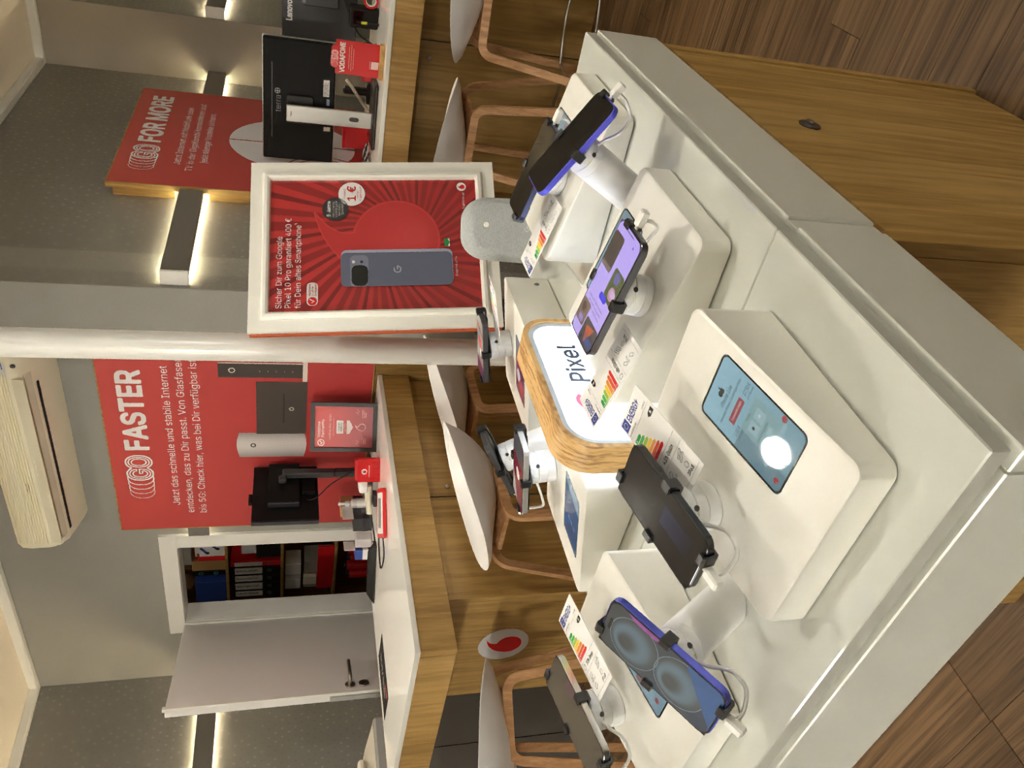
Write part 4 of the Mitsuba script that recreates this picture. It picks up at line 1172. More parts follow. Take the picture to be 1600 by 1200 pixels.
# ------------------------------------------------------------------ framed poster on its stand
t = thing('poster_stand', 'red phone poster in a white frame on a stand behind the table', 'poster stand')
r, u = facing(math.radians(55.475), math.radians(80.54))
fm = M4((2.045, 1.114, Z - 0.249), r, u)
OW, OH, IW, IH = 0.53, 0.707, 0.414, 0.594
cx0 = (0.0, -0.0)
ring = sbox(-OW / 2, -OH / 2, OW / 2, OH / 2).difference(sbox(-IW / 2, -IH / 2, IW / 2, IH / 2))
part(t, 'frame', tr(ext(ring, 0.012, -0.012), fm), 'm_frame', label='flat white frame')


def lipbar(a, b, n):
    prof = [(0, 0), (0.022, 0), (0.0215, 0.006), (0.016, 0.0115), (0.008, 0.0125), (0.002, 0.009)]
    a, b, n = map(np.asarray, (a, b, n))
    V = []
    Lg = b - a; Lg = Lg / np.linalg.norm(Lg)
    for p, sgn in ((a, 1), (b, -1)):
        for x, z in prof: V.append([*(p + n * x - sgn * Lg * x), z])
    return hull(V)


i, j = IW / 2, IH / 2
for a, b, n in (((-i, -j), (i, -j), (0, -1)), ((-i, j), (i, j), (0, 1)), ((-i, -j), (-i, j), (-1, 0)), ((i, -j), (i, j), (1, 0))):
    part(t, 'clamp_bar', tr(lipbar(a, b, n), fm), 'm_frame', 30, label='raised white clamp bar')
part(t, 'backing', tr(cb(-OW / 2 - 0.004, OW / 2 - 0.004, -OH / 2 + 0.004, OH / 2 - 0.002, -0.03, -0.0125, 0.001), fm), 'm_orange', label='orange backing board')
P = Print(0.0003)
def U(a): return (a - 0.5) * IW
def Vv(a): return (0.5 - a) * IH
P.grad(-i, -j, i, j, (150, 40, 42), (172, 48, 48), 0)
rc = sbox(-i, -j, i, j)
bx, by, br = U(0.53), Vv(0.6), 0.122
for k in range(46):
    a = 2 * math.pi * k / 46 + 0.05
    L0, L1 = br * 1.05, 0.6
    da = 0.028 + 0.012 * ((k * 7) % 3)
    tw = 0.35
    q = Polygon([(bx + L0 * math.cos(a - da), by + L0 * math.sin(a - da)), (bx + L0 * math.cos(a + da), by + L0 * math.sin(a + da)), (bx + L1 * math.cos(a + tw + da), by + L1 * math.sin(a + tw + da)), (bx + L1 * math.cos(a + tw - da * 0.6), by + L1 * math.sin(a + tw - da * 0.6))])
    q = q.intersection(rc)
    P.poly(q, (132, 34, 36) if k % 3 else (110, 28, 30), 1)
mk = speechmark(br, bx, by)
P.poly(mk.buffer(0.003).intersection(rc), (190, 64, 60), 2)
P.poly(mk.intersection(rc), (172, 46, 48), 3)
for k in range(6): P.disc(bx + 0.01, by - 0.01 * k, br * (0.9 - 0.13 * k), (172 + 2 * k, 46 + 2 * k, 48 + 2 * k), 4 + k)
for s_, wd, v_ in (('Sicher Dir zum Google', 0.221, 0.057), ('Pixel 10 Pro garantiert 400 €', 0.279, 0.099), ('für Dein altes Smartphone¹', 0.262, 0.145)):
    P.text(s_, U(0.027), Vv(v_), 0.0165, (240, 232, 230), 11, False, wd)
P.rect(U(0.045), Vv(0.224), U(0.215), Vv(0.172), (224, 214, 212), 5, 0.012); P.disc(U(0.078), Vv(0.198), 0.0125, (190, 30, 36), 6)
P.line([(U(0.066), Vv(0.196)), (U(0.077), Vv(0.206)), (U(0.094), Vv(0.184))], 0.0022, (236, 226, 224), 7)
for k, s_ in enumerate(('Vodafone', '2 Jahre', 'Versprechen')): P.text(s_, U(0.115), Vv(0.19 + 0.014 * k), 0.0058, (120, 30, 34), 6, True)
P.disc(U(0.769), Vv(0.308), 0.0375, (46, 44, 46), 11)
P.text('5 Jahre', U(0.769), Vv(0.285), 0.0105, (240, 236, 234), 12, True, None, 'c')
for k, s_ in enumerate(('Akku-Tausch', '& verlängerte', 'Hersteller-', 'Garantie²')): P.text(s_, U(0.769), Vv(0.303 + 0.0145 * k), 0.0062, (214, 208, 206), 12, False, None, 'c')
P.disc(U(0.887), Vv(0.388), 0.0385, (236, 232, 230), 11)
P.text('Einmalig', U(0.887), Vv(0.358), 0.0062, (170, 30, 36), 12, False, None, 'c'); P.text('1 €', U(0.887), Vv(0.407), 0.024, (178, 26, 32), 12, True, None, 'c')
for k, s_ in enumerate(('im Tarif', 'GigaMobil M')): P.text(s_, U(0.887), Vv(0.422 + 0.013 * k), 0.0055, (170, 30, 36), 12, False, None, 'c')
# the pictured phone
P.rect(U(0.19), Vv(0.868), U(0.452), Vv(0.333), (150, 152, 170), 11, 0.016)
P.rect(U(0.176), Vv(0.866), U(0.43), Vv(0.331), (86, 90, 108), 12, 0.016)
P.rect(U(0.165) + 0.004, Vv(0.462), U(0.41), Vv(0.375), (112, 114, 130), 13, 0.014)
P.rect(U(0.18), Vv(0.46), U(0.335), Vv(0.382), (20, 20, 22), 14, 0.017)
P.disc(U(0.36), Vv(0.392), 0.0045, (212, 206, 206), 14); P.disc(U(0.36), Vv(0.43), 0.0045, (50, 48, 56), 14)
gq = Point(U(0.3), Vv(0.6)).buffer(0.0115); P.poly(gq.difference(gq.buffer(-0.004)).difference(sbox(U(0.3), Vv(0.6) + 0.0012, U(0.3) + 0.02, Vv(0.6) + 0.008)), (148, 148, 158), 14)
P.rect(U(0.3), Vv(0.6) - 0.002, U(0.3) + 0.0115, Vv(0.6) + 0.0018, (150, 150, 160), 14)
P.rect(U(0.47), Vv(0.858), U(0.53), Vv(0.835), (214, 210, 208), 11); P.poly(Polygon([(U(0.5), Vv(0.858)), (U(0.47), Vv(0.848)), (U(0.47), Vv(0.832)), (U(0.53), Vv(0.832)), (U(0.53), Vv(0.848))]), (34, 130, 70), 12)
P.text('Google Pixel 10 Pro', U(0.24), Vv(0.89), 0.0062, (224, 206, 204), 11, False, 0.062)
badge(P, U(0.94), Vv(0.93), 0.0142, (238, 234, 232), (196, 24, 30), 11)
P.text('Together we can', U(0.76), Vv(0.942), 0.0075, (236, 224, 222), 11, False, 0.055)
P.put(t, 'poster', fm, 'm_gloss_print', -0.004, label='red poster showing a slate grey phone')
part(t, 'pole', mv(cyl(0.016, 0.66, 24), 2.075, 1.155, 0.02), 'm_blk_soft', 30)
part(t, 'base_plate', mv(rslab(0.4, 0.4, 0.018, 0.19, 0.003, 12), 2.075, 1.155, 0.002), 'm_blk_soft', 30)
bm = M4((2.0, 1.385, 0.695), (0.6, -0.8, 0), (0, 0, 1))
part(t, 'bracket', tr(cb(-0.05, 0.11, -0.035, 0.0, -0.03, 0.0, 0.003), bm), 'm_blk_soft')
part(t, 'bracket_rail', tr(cb(-0.05, 0.11, 0.0005, 0.014, -0.03, 0.002, 0.002), bm), 'm_orange')

# ------------------------------------------------------------------ monitor and goods on the right desk
t = thing('monitor', 'black monitor on a silver stand, seen from behind on the right desk', 'monitor')
mm = M4((3.75, 1.345, DT), (0.06, -1.0, 0), (0, 0, 1))      # local x to the viewer's right, z towards the viewer
part(t, 'back_cover', tr(mv(rslab(0.545, 0.318, 0.03, 0.006, 0.006, 4, -0.045), 0, 0.349, 0), mm), 'm_monitor')
part(t, 'bezel', tr(mv(rslab(0.553, 0.326, 0.008, 0.004, 0.001, 4, -0.054), 0, 0.349, 0), mm), 'm_alu')
part(t, 'mount_cover', tr(mv(rslab(0.13, 0.12, 0.016, 0.01, 0.003, 4, -0.016), -0.03, 0.345, 0), mm), 'm_blk_matte')
part(t, 'stand', tr(cb(-0.075, 0.0, 0.018, 0.405, 0.02, 0.036, 0.003), mm), 'm_alu', label='silver stand')
hole = Polygon(rr(0.02, 0.044, 0.01, 6))
part(f'{t}__stand', 'cable_hole', tr(mv(ext(hole, 0.0012), -0.0375, 0.1, 0.0355), mm), 'm_blk_soft')
part(t, 'neck', tr(cb(-0.065, -0.01, 0.3, 0.39, -0.002, 0.021, 0.003), mm), 'm_blk_matte')
part(t, 'foot', tr(cb(-0.16, 0.14, 0.0008, 0.018, -0.13, 0.085, 0.006), mm), 'm_blk', label='flat black foot')
part(t, 'vent', tr(cb(-0.17, 0.17, 0.466, 0.472, -0.0155, -0.0145, 0.0004), mm), 'm_blk_soft')
P = Print()
P.text('terra', -0.05, 0.43, 0.026, (92, 92, 94), 1, False, 0.075); q = Point(0.045, 0.445).buffer(0.013); P.poly(q.difference(q.buffer(-0.003)), (120, 120, 122), 1); P.rect(0.042, 0.432, 0.0465, 0.458, (120, 120, 122), 1); P.rect(0.033, 0.443, 0.058, 0.4465, (120, 120, 122), 1)
P.rect(0.04, 0.215, 0.115, 0.242, (200, 196, 196), 1)
for k in range(4): P.rect(0.045, 0.219 + 0.0055 * k, 0.045 + 0.06 - 0.008 * (k % 2), 0.2215 + 0.0055 * k, (110, 106, 110), 2)
P.rect(0.0, 0.212, 0.03, 0.226, (110, 120, 140), 1); P.rect(-0.12, 0.205, -0.1, 0.235, (206, 198, 186), 1)
P.put(t, 'print', mm, 'm_print', -0.0146)
P = Print(); P.text('terra', -0.0375, 0.382, 0.006, (40, 36, 40), 1, True, 0.022, 'c'); P.put(t, 'stand_lettering', mm, 'm_print', 0.0362)

t = thing('monitor', 'dark grey monitor lettered Lenovo, cut by the upper picture edge', 'monitor')
mm = M4((4.02, 0.87, DT), (0.03, -1.0, 0), (0, 0, 1))
part(t, 'back_cover', tr(mv(rslab(0.54, 0.34, 0.03, 0.004, 0.004, 4, -0.05), 0, 0.26, 0), mm), 'm_blk_soft')
part(t, 'raised_back', tr(mv(rslab(0.34, 0.155, 0.03, 0.004, 0.004, 4, -0.02), 0.06, 0.255, 0), mm), 'm_blk_soft')
part(t, 'vent_strip', tr(cb(-0.1, 0.22, 0.325, 0.34, 0.0095, 0.0112, 0.0004), mm), 'm_gunmetal')
part(t, 'stand', tr(cb(0.14, 0.2, 0.0, 0.3, 0.012, 0.03, 0.003), mm), 'm_blk_soft')
part(t, 'foot', tr(cb(0.05, 0.28, 0.0008, 0.012, -0.12, 0.07, 0.004), mm), 'm_blk_soft')
P = Print(); P.fat('Lenovo', -0.19, 0.385, 0.026, (232, 230, 228), 1, 0.088); P.rect(0.0, 0.12, 0.012, 0.126, (220, 224, 90), 1)
P.put(t, 'lettering', mm, 'm_print', -0.0196)
part(t, 'cable', tr(tube([(-0.06, 0.16, 0.0), (-0.13, 0.12, 0.02), (-0.2, 0.08, 0.02), (-0.235, 0.02, 0.03), (-0.24, 0.006, 0.05)], 0.004, 8), mm), 'm_blk_cable', 40)

t = thing('counter_card', 'small red card reading GO VODAFONE in a wooden holder on the right desk', 'sign')
km = M4((3.57, 1.062, DT), (0.04, -1, 0), (0.06, 0, 1))
part(t, 'holder', tr(cb(-0.073, 0.073, 0.0, 0.02, -0.016, 0.016, 0.002), km), 'm_oak_edge', label='oak holder')
cp = sbox(-0.07, 0.012, 0.07, 0.205)
part(t, 'card', tr(ext(cp, 0.0012, -0.0006), km), 'm_red', label='red card')
P = Print(0.0003)
go_logo(P, -0.012, 0.198, 0.02, 3, (244, 214, 212), (214, 70, 72))
P.fat('VODAFONE', -0.064, 0.166, 0.02, (244, 236, 234), 3, 0.125)
for k, (a, b) in enumerate(((-0.045, 0.045), (-0.055, 0.055), (-0.045, 0.04))): P.rect(a, 0.146 - 0.009 * k, b, 0.149 - 0.009 * k, (222, 140, 138), 2)
P.rect(-0.035, 0.022, -0.003, 0.053, (240, 206, 204), 2); P.rect(-0.035, 0.057, -0.002, 0.06, (230, 160, 158), 2)
P.put(t, 'print', km, 'm_print', 0.0007)
part(t, 'logo_tab', tr(ext(Polygon(rr(0.095, 0.036, 0.015, 5, 0.0, 0.205)), 0.001, -0.0005), km), 'm_red')

for (x, y, s1, s2, s3, lab) in ((3.93, 1.225, 0.05, 0.07, 0.058, 'small red box on the desk beside the red card'), (3.98, 1.56, 0.05, 0.12, 0.13, 'red carton behind the black monitor beside its silver stand')):
    t = thing('red_box', lab, 'box')
    part(t, 'carton', mv(cb(-s1 / 2, s1 / 2, -s2 / 2, s2 / 2, 0.0008, s3, 0.002), x, y, DT), 'm_red')
    part(t, 'lid', mv(cb(-s1 / 2 - 0.001, s1 / 2 + 0.001, -s2 / 2 - 0.001, s2 / 2 + 0.001, s3 - 0.012, s3 + 0.001, 0.001), x, y, DT), 'm_red_gloss')
t = thing('black_cylinder', 'small black cylinder with a white face near the dark grey monitor', 'webcam')  # small cylinder read as a webcam; it gives no light
lm_ = M4((3.90, 1.115, DT + 0.045), (0, -1, 0), (0, 0, 1))
part(t, 'body', tr(cyl(0.026, 0.05, 24, 0.004, -0.05), lm_), 'm_blk', 30); part(t, 'face', tr(cyl(0.021, 0.002, 24, 0.0005), lm_), 'm_white', 30)
part(t, 'stem', mv(cyl(0.006, 0.024, 12), 3.925, 1.115, DT + 0.0005), 'm_blk', 30)
part(t, 'base', mv(cyl(0.03, 0.004, 20), 3.925, 1.115, DT + 0.0005), 'm_blk', 30)
t = thing('card_terminal', 'black card terminal standing on the right desk below the dark grey monitor', 'card terminal')
part(t, 'body', mv(cb(-0.03, 0.03, -0.045, 0.045, 0.0, 0.13, 0.006), 3.95, 0.98, DT + 0.0008), 'm_blk_matte')
part(t, 'screen', mv(cb(-0.0312, -0.0302, -0.03, 0.03, 0.07, 0.115, 0.0004), 3.95, 0.98, DT), 'm_screen')
t = thing('highlighter_pen', 'black pen with a bright yellow band lying upright in the clutter of the right desk', 'pen')
part(t, 'barrel', mv(cyl(0.006, 0.10, 12, 0.001), 3.88, 0.99, DT + 0.0008), 'm_blk', 30); part(t, 'band', mv(cyl(0.0063, 0.026, 12), 3.88, 0.99, DT + 0.055), 'm_yellow', 30)
t = thing('red_ring', 'red tape ring at the foot of the dark grey monitor', 'tape')
part(t, 'ring', tr(ext(Point(0, 0).buffer(0.034, 20).difference(Point(0, 0).buffer(0.024, 20)), 0.02, -0.01), M4((3.92, 0.9, DT + 0.04), (0, -1, 0), (0, 0, 1))), 'm_red')
part(t, 'core', tr(ext(Point(0, 0).buffer(0.0238, 20).difference(Point(0, 0).buffer(0.021, 20)), 0.02, -0.01), M4((3.92, 0.9, DT + 0.04), (0, -1, 0), (0, 0, 1))), 'm_paper')
t = thing('telephone_handset', 'black telephone handset beside the silver monitor stand', 'telephone')
part(t, 'handset', mv(cb(-0.02, 0.02, -0.016, 0.016, 0.012, 0.14, 0.008), 3.97, 1.33, DT), 'm_blk'); part(t, 'cradle', mv(cb(-0.05, 0.05, -0.05, 0.05, 0.0008, 0.03, 0.006), 3.98, 1.33, DT), 'm_blk_matte')
t = thing('desk_phone_cord', 'pale curved cable behind the silver monitor stand', 'cable')
part(t, 'cord', tube([(3.935, 1.27, DT + 0.13), (3.915, 1.30, DT + 0.10), (3.91, 1.365, DT + 0.05), (3.915, 1.40, DT + 0.02), (3.92, 1.42, DT + 0.012), (3.96, 1.44, DT + 0.012)], 0.008, 8), 'm_beige', 40)
t = thing('cable_bundle', 'tangle of thin white and black cables beside the monitor foot', 'cables')
random.seed(3)
for k in range(5):
    y0 = 1.575 + 0.012 * k
    pts = [(3.80 + 0.03 * random.random(), y0 + 0.05 * math.sin(j * 1.3 + k), DT + 0.006 + 0.03 * abs(math.sin(j * 0.9 + k))) for j in range(7)]
    part(t, 'cord', tube(pts, 0.0028, 6, 5), 'm_cable' if k % 2 else 'm_blk_cable', 40)
labels[t]['kind'] = 'thing'

# ------------------------------------------------------------------ goods on the left desk
t = thing('monitor', 'black monitor seen from behind in front of the GO FASTER board', 'monitor')
mm = M4((2.597, 2.675, DT), (1, 0.10, 0), (0, 0, 1))
part(t, 'panel', tr(mv(rslab(0.372, 0.285, 0.018, 0.004, 0.002, 4, -0.05), 0, 0.389, 0), mm), 'm_monitor')
part(t, 'side_edge', tr(cb(-0.194, -0.187, 0.248, 0.531, -0.052, -0.034, 0.001), mm), 'm_gunmetal')
part(t, 'raised_back', tr(mv(rslab(0.27, 0.135, 0.03, 0.003, 0.002, 4, -0.032), 0.036, 0.397, 0), mm), 'm_monitor')
part(t, 'vent_strip', tr(cb(-0.106, -0.099, 0.33, 0.465, -0.028, -0.004, 0.001), mm), 'm_gunmetal')
part(t, 'lower_bulge', tr(mv(rslab(0.18, 0.06, 0.02, 0.004, 0.003, 4, -0.034), 0.07, 0.29, 0), mm), 'm_monitor')
part(t, 'webcam', tr(cb(-0.06, 0.0, 0.532, 0.548, -0.055, -0.035, 0.003), mm), 'm_monitor')
part(t, 'arm', tr(cb(0.055, 0.098, 0.17, 0.405, -0.001, 0.03, 0.006), mm), 'm_blk_soft'); part(t, 'arm', tr(cb(0.06, 0.104, 0.02, 0.172, -0.004, 0.026, 0.006), mm), 'm_blk_soft')
part(t, 'hinge', tr(cb(0.02, 0.06, 0.385, 0.42, -0.001, 0.025, 0.006), mm), 'm_blk_soft')
part(t, 'foot', tr(cb(0.0, 0.16, 0.0008, 0.02, -0.09, 0.06, 0.005), mm), 'm_blk_soft')
part(t, 'cable', tr(tube([(-0.05, 0.3, -0.03), (-0.07, 0.285, -0.02), (-0.06, 0.25, -0.01), (0.0, 0.19, 0.01), (0.05, 0.12, 0.02), (0.07, 0.06, 0.04), (0.06, 0.03, 0.05)], 0.0028, 8), mm), 'm_blk_cable', 40)

t = thing('certificate_frame', 'black framed red certificate leaning on the desk before the GO FASTER board', 'certificate')
cm_ = M4((2.656, 2.372, DT), (0.472, -0.882, 0), (0.09, 0.05, 1))
cw, ch = 0.222, 0.288
part(t, 'frame', tr(ext(sbox(-cw / 2, 0.001, cw / 2, ch).difference(sbox(-cw / 2 + 0.017, 0.018, cw / 2 - 0.017, ch - 0.017)), 0.016, -0.008), cm_), 'm_blk_soft', label='black frame')
part(t, 'backing', tr(cb(-cw / 2 + 0.003, cw / 2 - 0.003, 0.004, ch - 0.003, -0.012, -0.0005, 0.001), cm_), 'm_blk_matte')
part(t, 'strut', tr(cb(-0.02, 0.02, 0.01, 0.2, -0.05, -0.013, 0.002), cm_), 'm_blk_matte')
P = Print(0.0003); a, b = cw / 2 - 0.0172, ch - 0.0172
P.grad(-a, 0.0182, a, b, (160, 88, 96), (216, 92, 88), 0)
CW = (246, 232, 230)
q = Point(-0.072, b - 0.028).buffer(0.0155); P.poly(q.difference(q.buffer(-0.004)), CW, 2); P.line([(-0.079, b - 0.028), (-0.073, b - 0.034), (-0.062, b - 0.019)], 0.004, CW, 3)
P.text('Vodafone', -0.048, b - 0.024, 0.0115, CW, 2, True, 0.072); P.text('PartnerPro', -0.048, b - 0.041, 0.0115, CW, 2, True, 0.082)
P.text('Vodafone-Shop Oschatz', 0, b - 0.07, 0.0085, CW, 2, False, 0.118, 'c'); P.rect(-0.04, b - 0.083, 0.04, b - 0.08, (232, 150, 146), 2)
P.rect(-0.03, b - 0.124, 0.03, b - 0.094, (236, 230, 226), 2, 0.002); P.text('Vodafone', 0, b - 0.107, 0.007, (90, 80, 80), 3, True, 0.036, 'c'); P.text('PartnerPro', 0, b - 0.118, 0.007, (90, 80, 80), 3, True, 0.04, 'c')
P.text('30.06.24', 0, b - 0.133, 0.006, CW, 2, False, None, 'c')
P.poly(Polygon([(-0.031, b - 0.138), (0.031, b - 0.138), (0.031, b - 0.15), (0, b - 0.166), (-0.031, b - 0.15)]), (230, 218, 216), 2)
q = speechmark(0.0165, 0.0, b - 0.205); P.poly(q.difference(q.buffer(-0.0022)), CW, 2)
for sx in (-1, 1):
    P.line([(sx * 0.07 - 0.012, b - 0.19), (sx * 0.07 - 0.004, b - 0.176), (sx * 0.07, b - 0.192), (sx * 0.07 + 0.014, b - 0.18)], 0.0012, (240, 206, 204), 2)
    for k in range(3): P.rect(sx * 0.06 - 0.018, b - 0.208 - 0.007 * k, sx * 0.06 + 0.02 - 0.006 * k, b - 0.2055 - 0.007 * k, (238, 196, 194), 2)
P.put(t, 'print', cm_, 'm_print', 0.0)

t = thing('leaflet_box', 'clear red leaflet box with a white emblem on the left desk', 'box')
bmx = M4((2.435, 2.42, DT), (0.6, -0.8, 0), (0, 0, 1))
part(t, 'back', tr(cb(-0.05, 0.05, 0.0008, 0.098, -0.055, -0.05, 0.001), bmx), 'm_red_gloss'); part(t, 'front', tr(cb(-0.05, 0.05, 0.0008, 0.095, -0.004, 0.0, 0.001), bmx), 'm_red_gloss')
part(t, 'side', tr(cb(-0.05, -0.046, 0.0008, 0.095, -0.0498, -0.0042, 0.001), bmx), 'm_red_gloss'); part(t, 'side', tr(cb(0.046, 0.05, 0.0008, 0.095, -0.0498, -0.0042, 0.001), bmx), 'm_red_gloss')
part(t, 'leaflets', tr(cb(-0.044, 0.044, 0.002, 0.105, -0.047, -0.008, 0.001), bmx), 'm_red')
P = Print(0.0003); q = Point(-0.005, 0.068).buffer(0.012); P.poly(q.difference(speechmark(0.006, -0.005, 0.065)), (236, 226, 224), 1); P.rect(-0.03, 0.046, 0.022, 0.049, (236, 200, 198), 1)
for k in range(9): P.rect(-0.04 + 0.009 * k, 0.006, -0.038 + 0.009 * k, 0.034, (150, 20, 26), 1)
P.put(t, 'print', bmx, 'm_print', 0.0002)

t = thing('barcode_scanner', 'white handheld barcode scanner lying on the left desk', 'scanner')
sb = M4((2.44, 2.60, DT), (0.45, -0.89, 0), (0, 0, 1))
hd = hull([(x, y + 0.06, z) for x, y in rr(0.06, 0.036, 0.012, 5, 0.065, 0.004) for z in (-0.03, 0.03)] + [(x, y + 0.06, z) for x, y in rr(0.05, 0.03, 0.01, 5, 0.065, 0.004) for z in (-0.034, 0.034)])
gr = hull([(0.06, 0.042 + dy, dz) for dy, dz in circ(0.018, 10)] + [(-0.07, 0.03 + dy, dz) for dy, dz in circ(0.013, 10)])
part(t, 'head', tr(hd, sb), 'm_plastic', 40); part(t, 'grip', tr(gr, sb), 'm_beige', 40)
part(t, 'window', tr(cb(0.0945, 0.0965, 0.052, 0.078, -0.022, 0.022, 0.0006), sb), 'm_blk')
part(t, 'cradle', tr(cb(-0.03, 0.03, 0.0008, 0.018, -0.03, 0.03, 0.004), sb), 'm_blk_matte')
part(t, 'cable', tr(tube([(-0.07, 0.03, 0), (-0.1, 0.02, 0.01), (-0.15, 0.012, 0.04), (-0.2, 0.005, 0.02), (-0.22, 0.005, -0.04)], 0.0035, 8), sb), 'm_blk_cable', 40)

t = thing('spray_bottle', 'small clear spray bottle with white pump and label on the left desk', 'bottle')
bx_, by_ = 2.60, 2.80
pr_ = [(0.0001, 0.0), (0.022, 0.0), (0.024, 0.003), (0.024, 0.075), (0.021, 0.087), (0.011, 0.093), (0.011, 0.1)]
lathe = lambda p: trimesh.creation.revolve(np.array(p), sections=28)
scene['m_bottle'] = {'type': 'twosided', 'bsdf': {'type': 'principled', 'base_color': rgb(C(214, 206, 206)), 'roughness': 0.15, 'specular': 0.6}}
part(t, 'bottle', mv(lathe(pr_ + [(0.0001, 0.1)]), bx_, by_, DT + 0.0008), 'm_bottle', 40)
part(t, 'label', mv(lathe([(0.0243, 0.012), (0.0245, 0.012), (0.0245, 0.066), (0.0243, 0.066), (0.0243, 0.012)]), bx_, by_, DT), 'm_paper', 40)
part(t, 'pump', mv(lathe([(0.0001, 0.1), (0.013, 0.1), (0.013, 0.118), (0.007, 0.12), (0.007, 0.142), (0.0085, 0.142), (0.0085, 0.15), (0.0001, 0.15)]), bx_, by_, DT + 0.001), 'm_plastic', 40)


def carton(name, x, y, a, sx, sy, sz, mat, lab, flap=False, lid=None):
    t = thing(name, lab, 'box')
    m_ = np.eye(4); m_[:3, :3] = rotz(math.radians(a))[:3, :3]; m_[:3, 3] = (x, y, DT + 0.0008)
    part(t, 'carton', tr(cb(-sx / 2, sx / 2, -sy / 2, sy / 2, 0, sz, 0.0015), m_), mat)
    if flap: part(t, 'flap', tr(cb(-sx / 2, sx / 2, -sy / 2 - 0.002, -sy / 2, sz, sz + 0.05, 0.0006), m_), 'm_paper')
    if lid: part(t, 'sleeve', tr(cb(-sx / 2 - 0.001, sx / 2 + 0.001, -sy / 2 - 0.001, sy / 2 + 0.001, sz * 0.2, sz * 0.55, 0.001), m_), lid)
    return t


carton('cardboard_box', 2.66, 2.885, 8, 0.09, 0.055, 0.135, 'm_kraft', 'brown cardboard box behind the spray bottle', lid='m_blk_matte')
carton('accessory_box', 2.535, 2.835, 12, 0.1, 0.07, 0.085, 'm_blk_soft', 'dark grey box with an open white flap on the left desk', True, 'm_gunmetal')
t = carton('accessory_box', 2.445, 2.955, 20, 0.085, 0.05, 0.075, 'm_blue', 'blue and white box with its lid open at the far edge of the left desk', True, 'm_paper')
t = thing('plastic_cup', 'clear plastic inner tray leaning on the blue and white box', 'tray')
part(t, 'tray', mv(sub(cb(-0.03, 0.03, -0.028, 0.028, 0, 0.08, 0.008), cb(-0.026, 0.026, -0.024, 0.024, 0.006, 0.1, 0.006)), 2.45, 2.885, DT + 0.0008), 'm_bottle')
t = thing('wrist_rest', 'black rounded wrist rest lying among the boxes of the left desk', 'wrist rest')
part(t, 'cushion', tr(mv(hull([(0.15 * math.cos(a) * (1 - 0.1 * k), 0.035 * math.sin(a) * (1 - 0.2 * k), 0.008 + 0.009 * k) for a in np.linspace(0, 6.2, 26) for k in range(4)]), 0, 0, 0), np.array([[0.42, 0.9, 0, 2.26], [-0.9, 0.42, 0, 2.885], [0, 0, 1, DT], [0, 0, 0, 1.0]])), 'm_blk_matte', 40)
part(t, 'base', tr(cb(-0.14, 0.14, -0.032, 0.032, 0.0008, 0.008, 0.002), np.array([[0.42, 0.9, 0, 2.26], [-0.9, 0.42, 0, 2.885], [0, 0, 1, DT], [0, 0, 0, 1.0]])), 'm_blk')
t = thing('signature_pad', 'red edged tablet lying on the left desk beside the scanner', 'tablet')
pm_ = M4((2.19, 2.42, DT + 0.0145), (0.75, -0.66, 0), (0.62, 0.7, 0.09))
part(t, 'body', tr(rslab(0.2, 0.125, 0.012, 0.01, 0.002, 5, -0.006), pm_), 'm_red_gloss'); part(t, 'screen', tr(rslab(0.165, 0.09, 0.002, 0.004, 0.0005, 4, 0.0055), pm_), 'm_paper'); part(t, 'display', tr(cb(-0.06, 0.06, -0.02, 0.03, 0.0073, 0.0081, 0.0003), pm_), 'm_grey_item')
part(t, 'cable', tube([(2.13, 2.47, DT + 0.012), (2.08, 2.56, DT + 0.004), (2.12, 2.68, DT + 0.004), (2.23, 2.66, DT + 0.004), (2.28, 2.58, DT + 0.004)], 0.003, 8), 'm_blk_cable', 40)
# inlay in the desktop, and the printer beyond the desk
t = thing('desk_sticker', 'long dark sticker with white lettering on the left desk top', 'sticker')
P = Print(0.0002)
pts = [(1.923, 2.839), (1.652, 2.866), (1.618, 3.018), (1.919, 3.04)]
stk = M4((1.652, 2.85, DT), (1, 0, 0), (0, 1, 0))
part(t, 'film', tr(rslab(0.29, 0.17, 0.0006, 0.004, 0.0002, 3, 0.0003), off(stk, 0.128, 0.095)), 'm_blk_matte')
P.text('SERVICE', 0.03, 0.08, 0.03, (160, 156, 152), 1, True, 0.2); P.rect(0.0, 0.04, 0.06, 0.06, (190, 60, 60), 1)
P.put(t, 'lettering', stk, 'm_print', 0.0011)
t = thing('printer', 'beige office printer beyond the left desk at the lower picture edge', 'printer')
part(t, 'body', cb(1.42, 1.84, 3.28, 3.62, 0.8, 0.88, 0.01), 'm_blk_matte')
part(t, 'stand', cb(1.40, 1.86, 3.27, 3.64, 0.06, 0.7995, 0.003), 'm_bar')
part(t, 'plinth', cb(1.41, 1.85, 3.28, 3.63, 0.0, 0.0595, 0.002), 'm_grey_item')
part(t, 'door_gap', cb(1.62, 1.624, 3.2685, 3.2695, 0.07, 0.79, 0.0003), 'm_dark')
part(t, 'paper_deck', cb(1.44, 1.80, 3.29, 3.62, 0.8805, 0.975, 0.01), 'm_grey_item')
part(t, 'top_cover', hull([(1.44, 3.3, 0.976), (1.78, 3.3, 0.976), (1.44, 3.6, 0.976), (1.78, 3.6, 0.976), (1.44, 3.32, 1.02), (1.66, 3.32, 1.02), (1.44, 3.58, 1.02), (1.66, 3.58, 1.02)]), 'm_beige')
part(t, 'scanner_lid', cb(1.42, 1.62, 3.29, 3.58, 1.0205, 1.05, 0.008), 'm_beige')

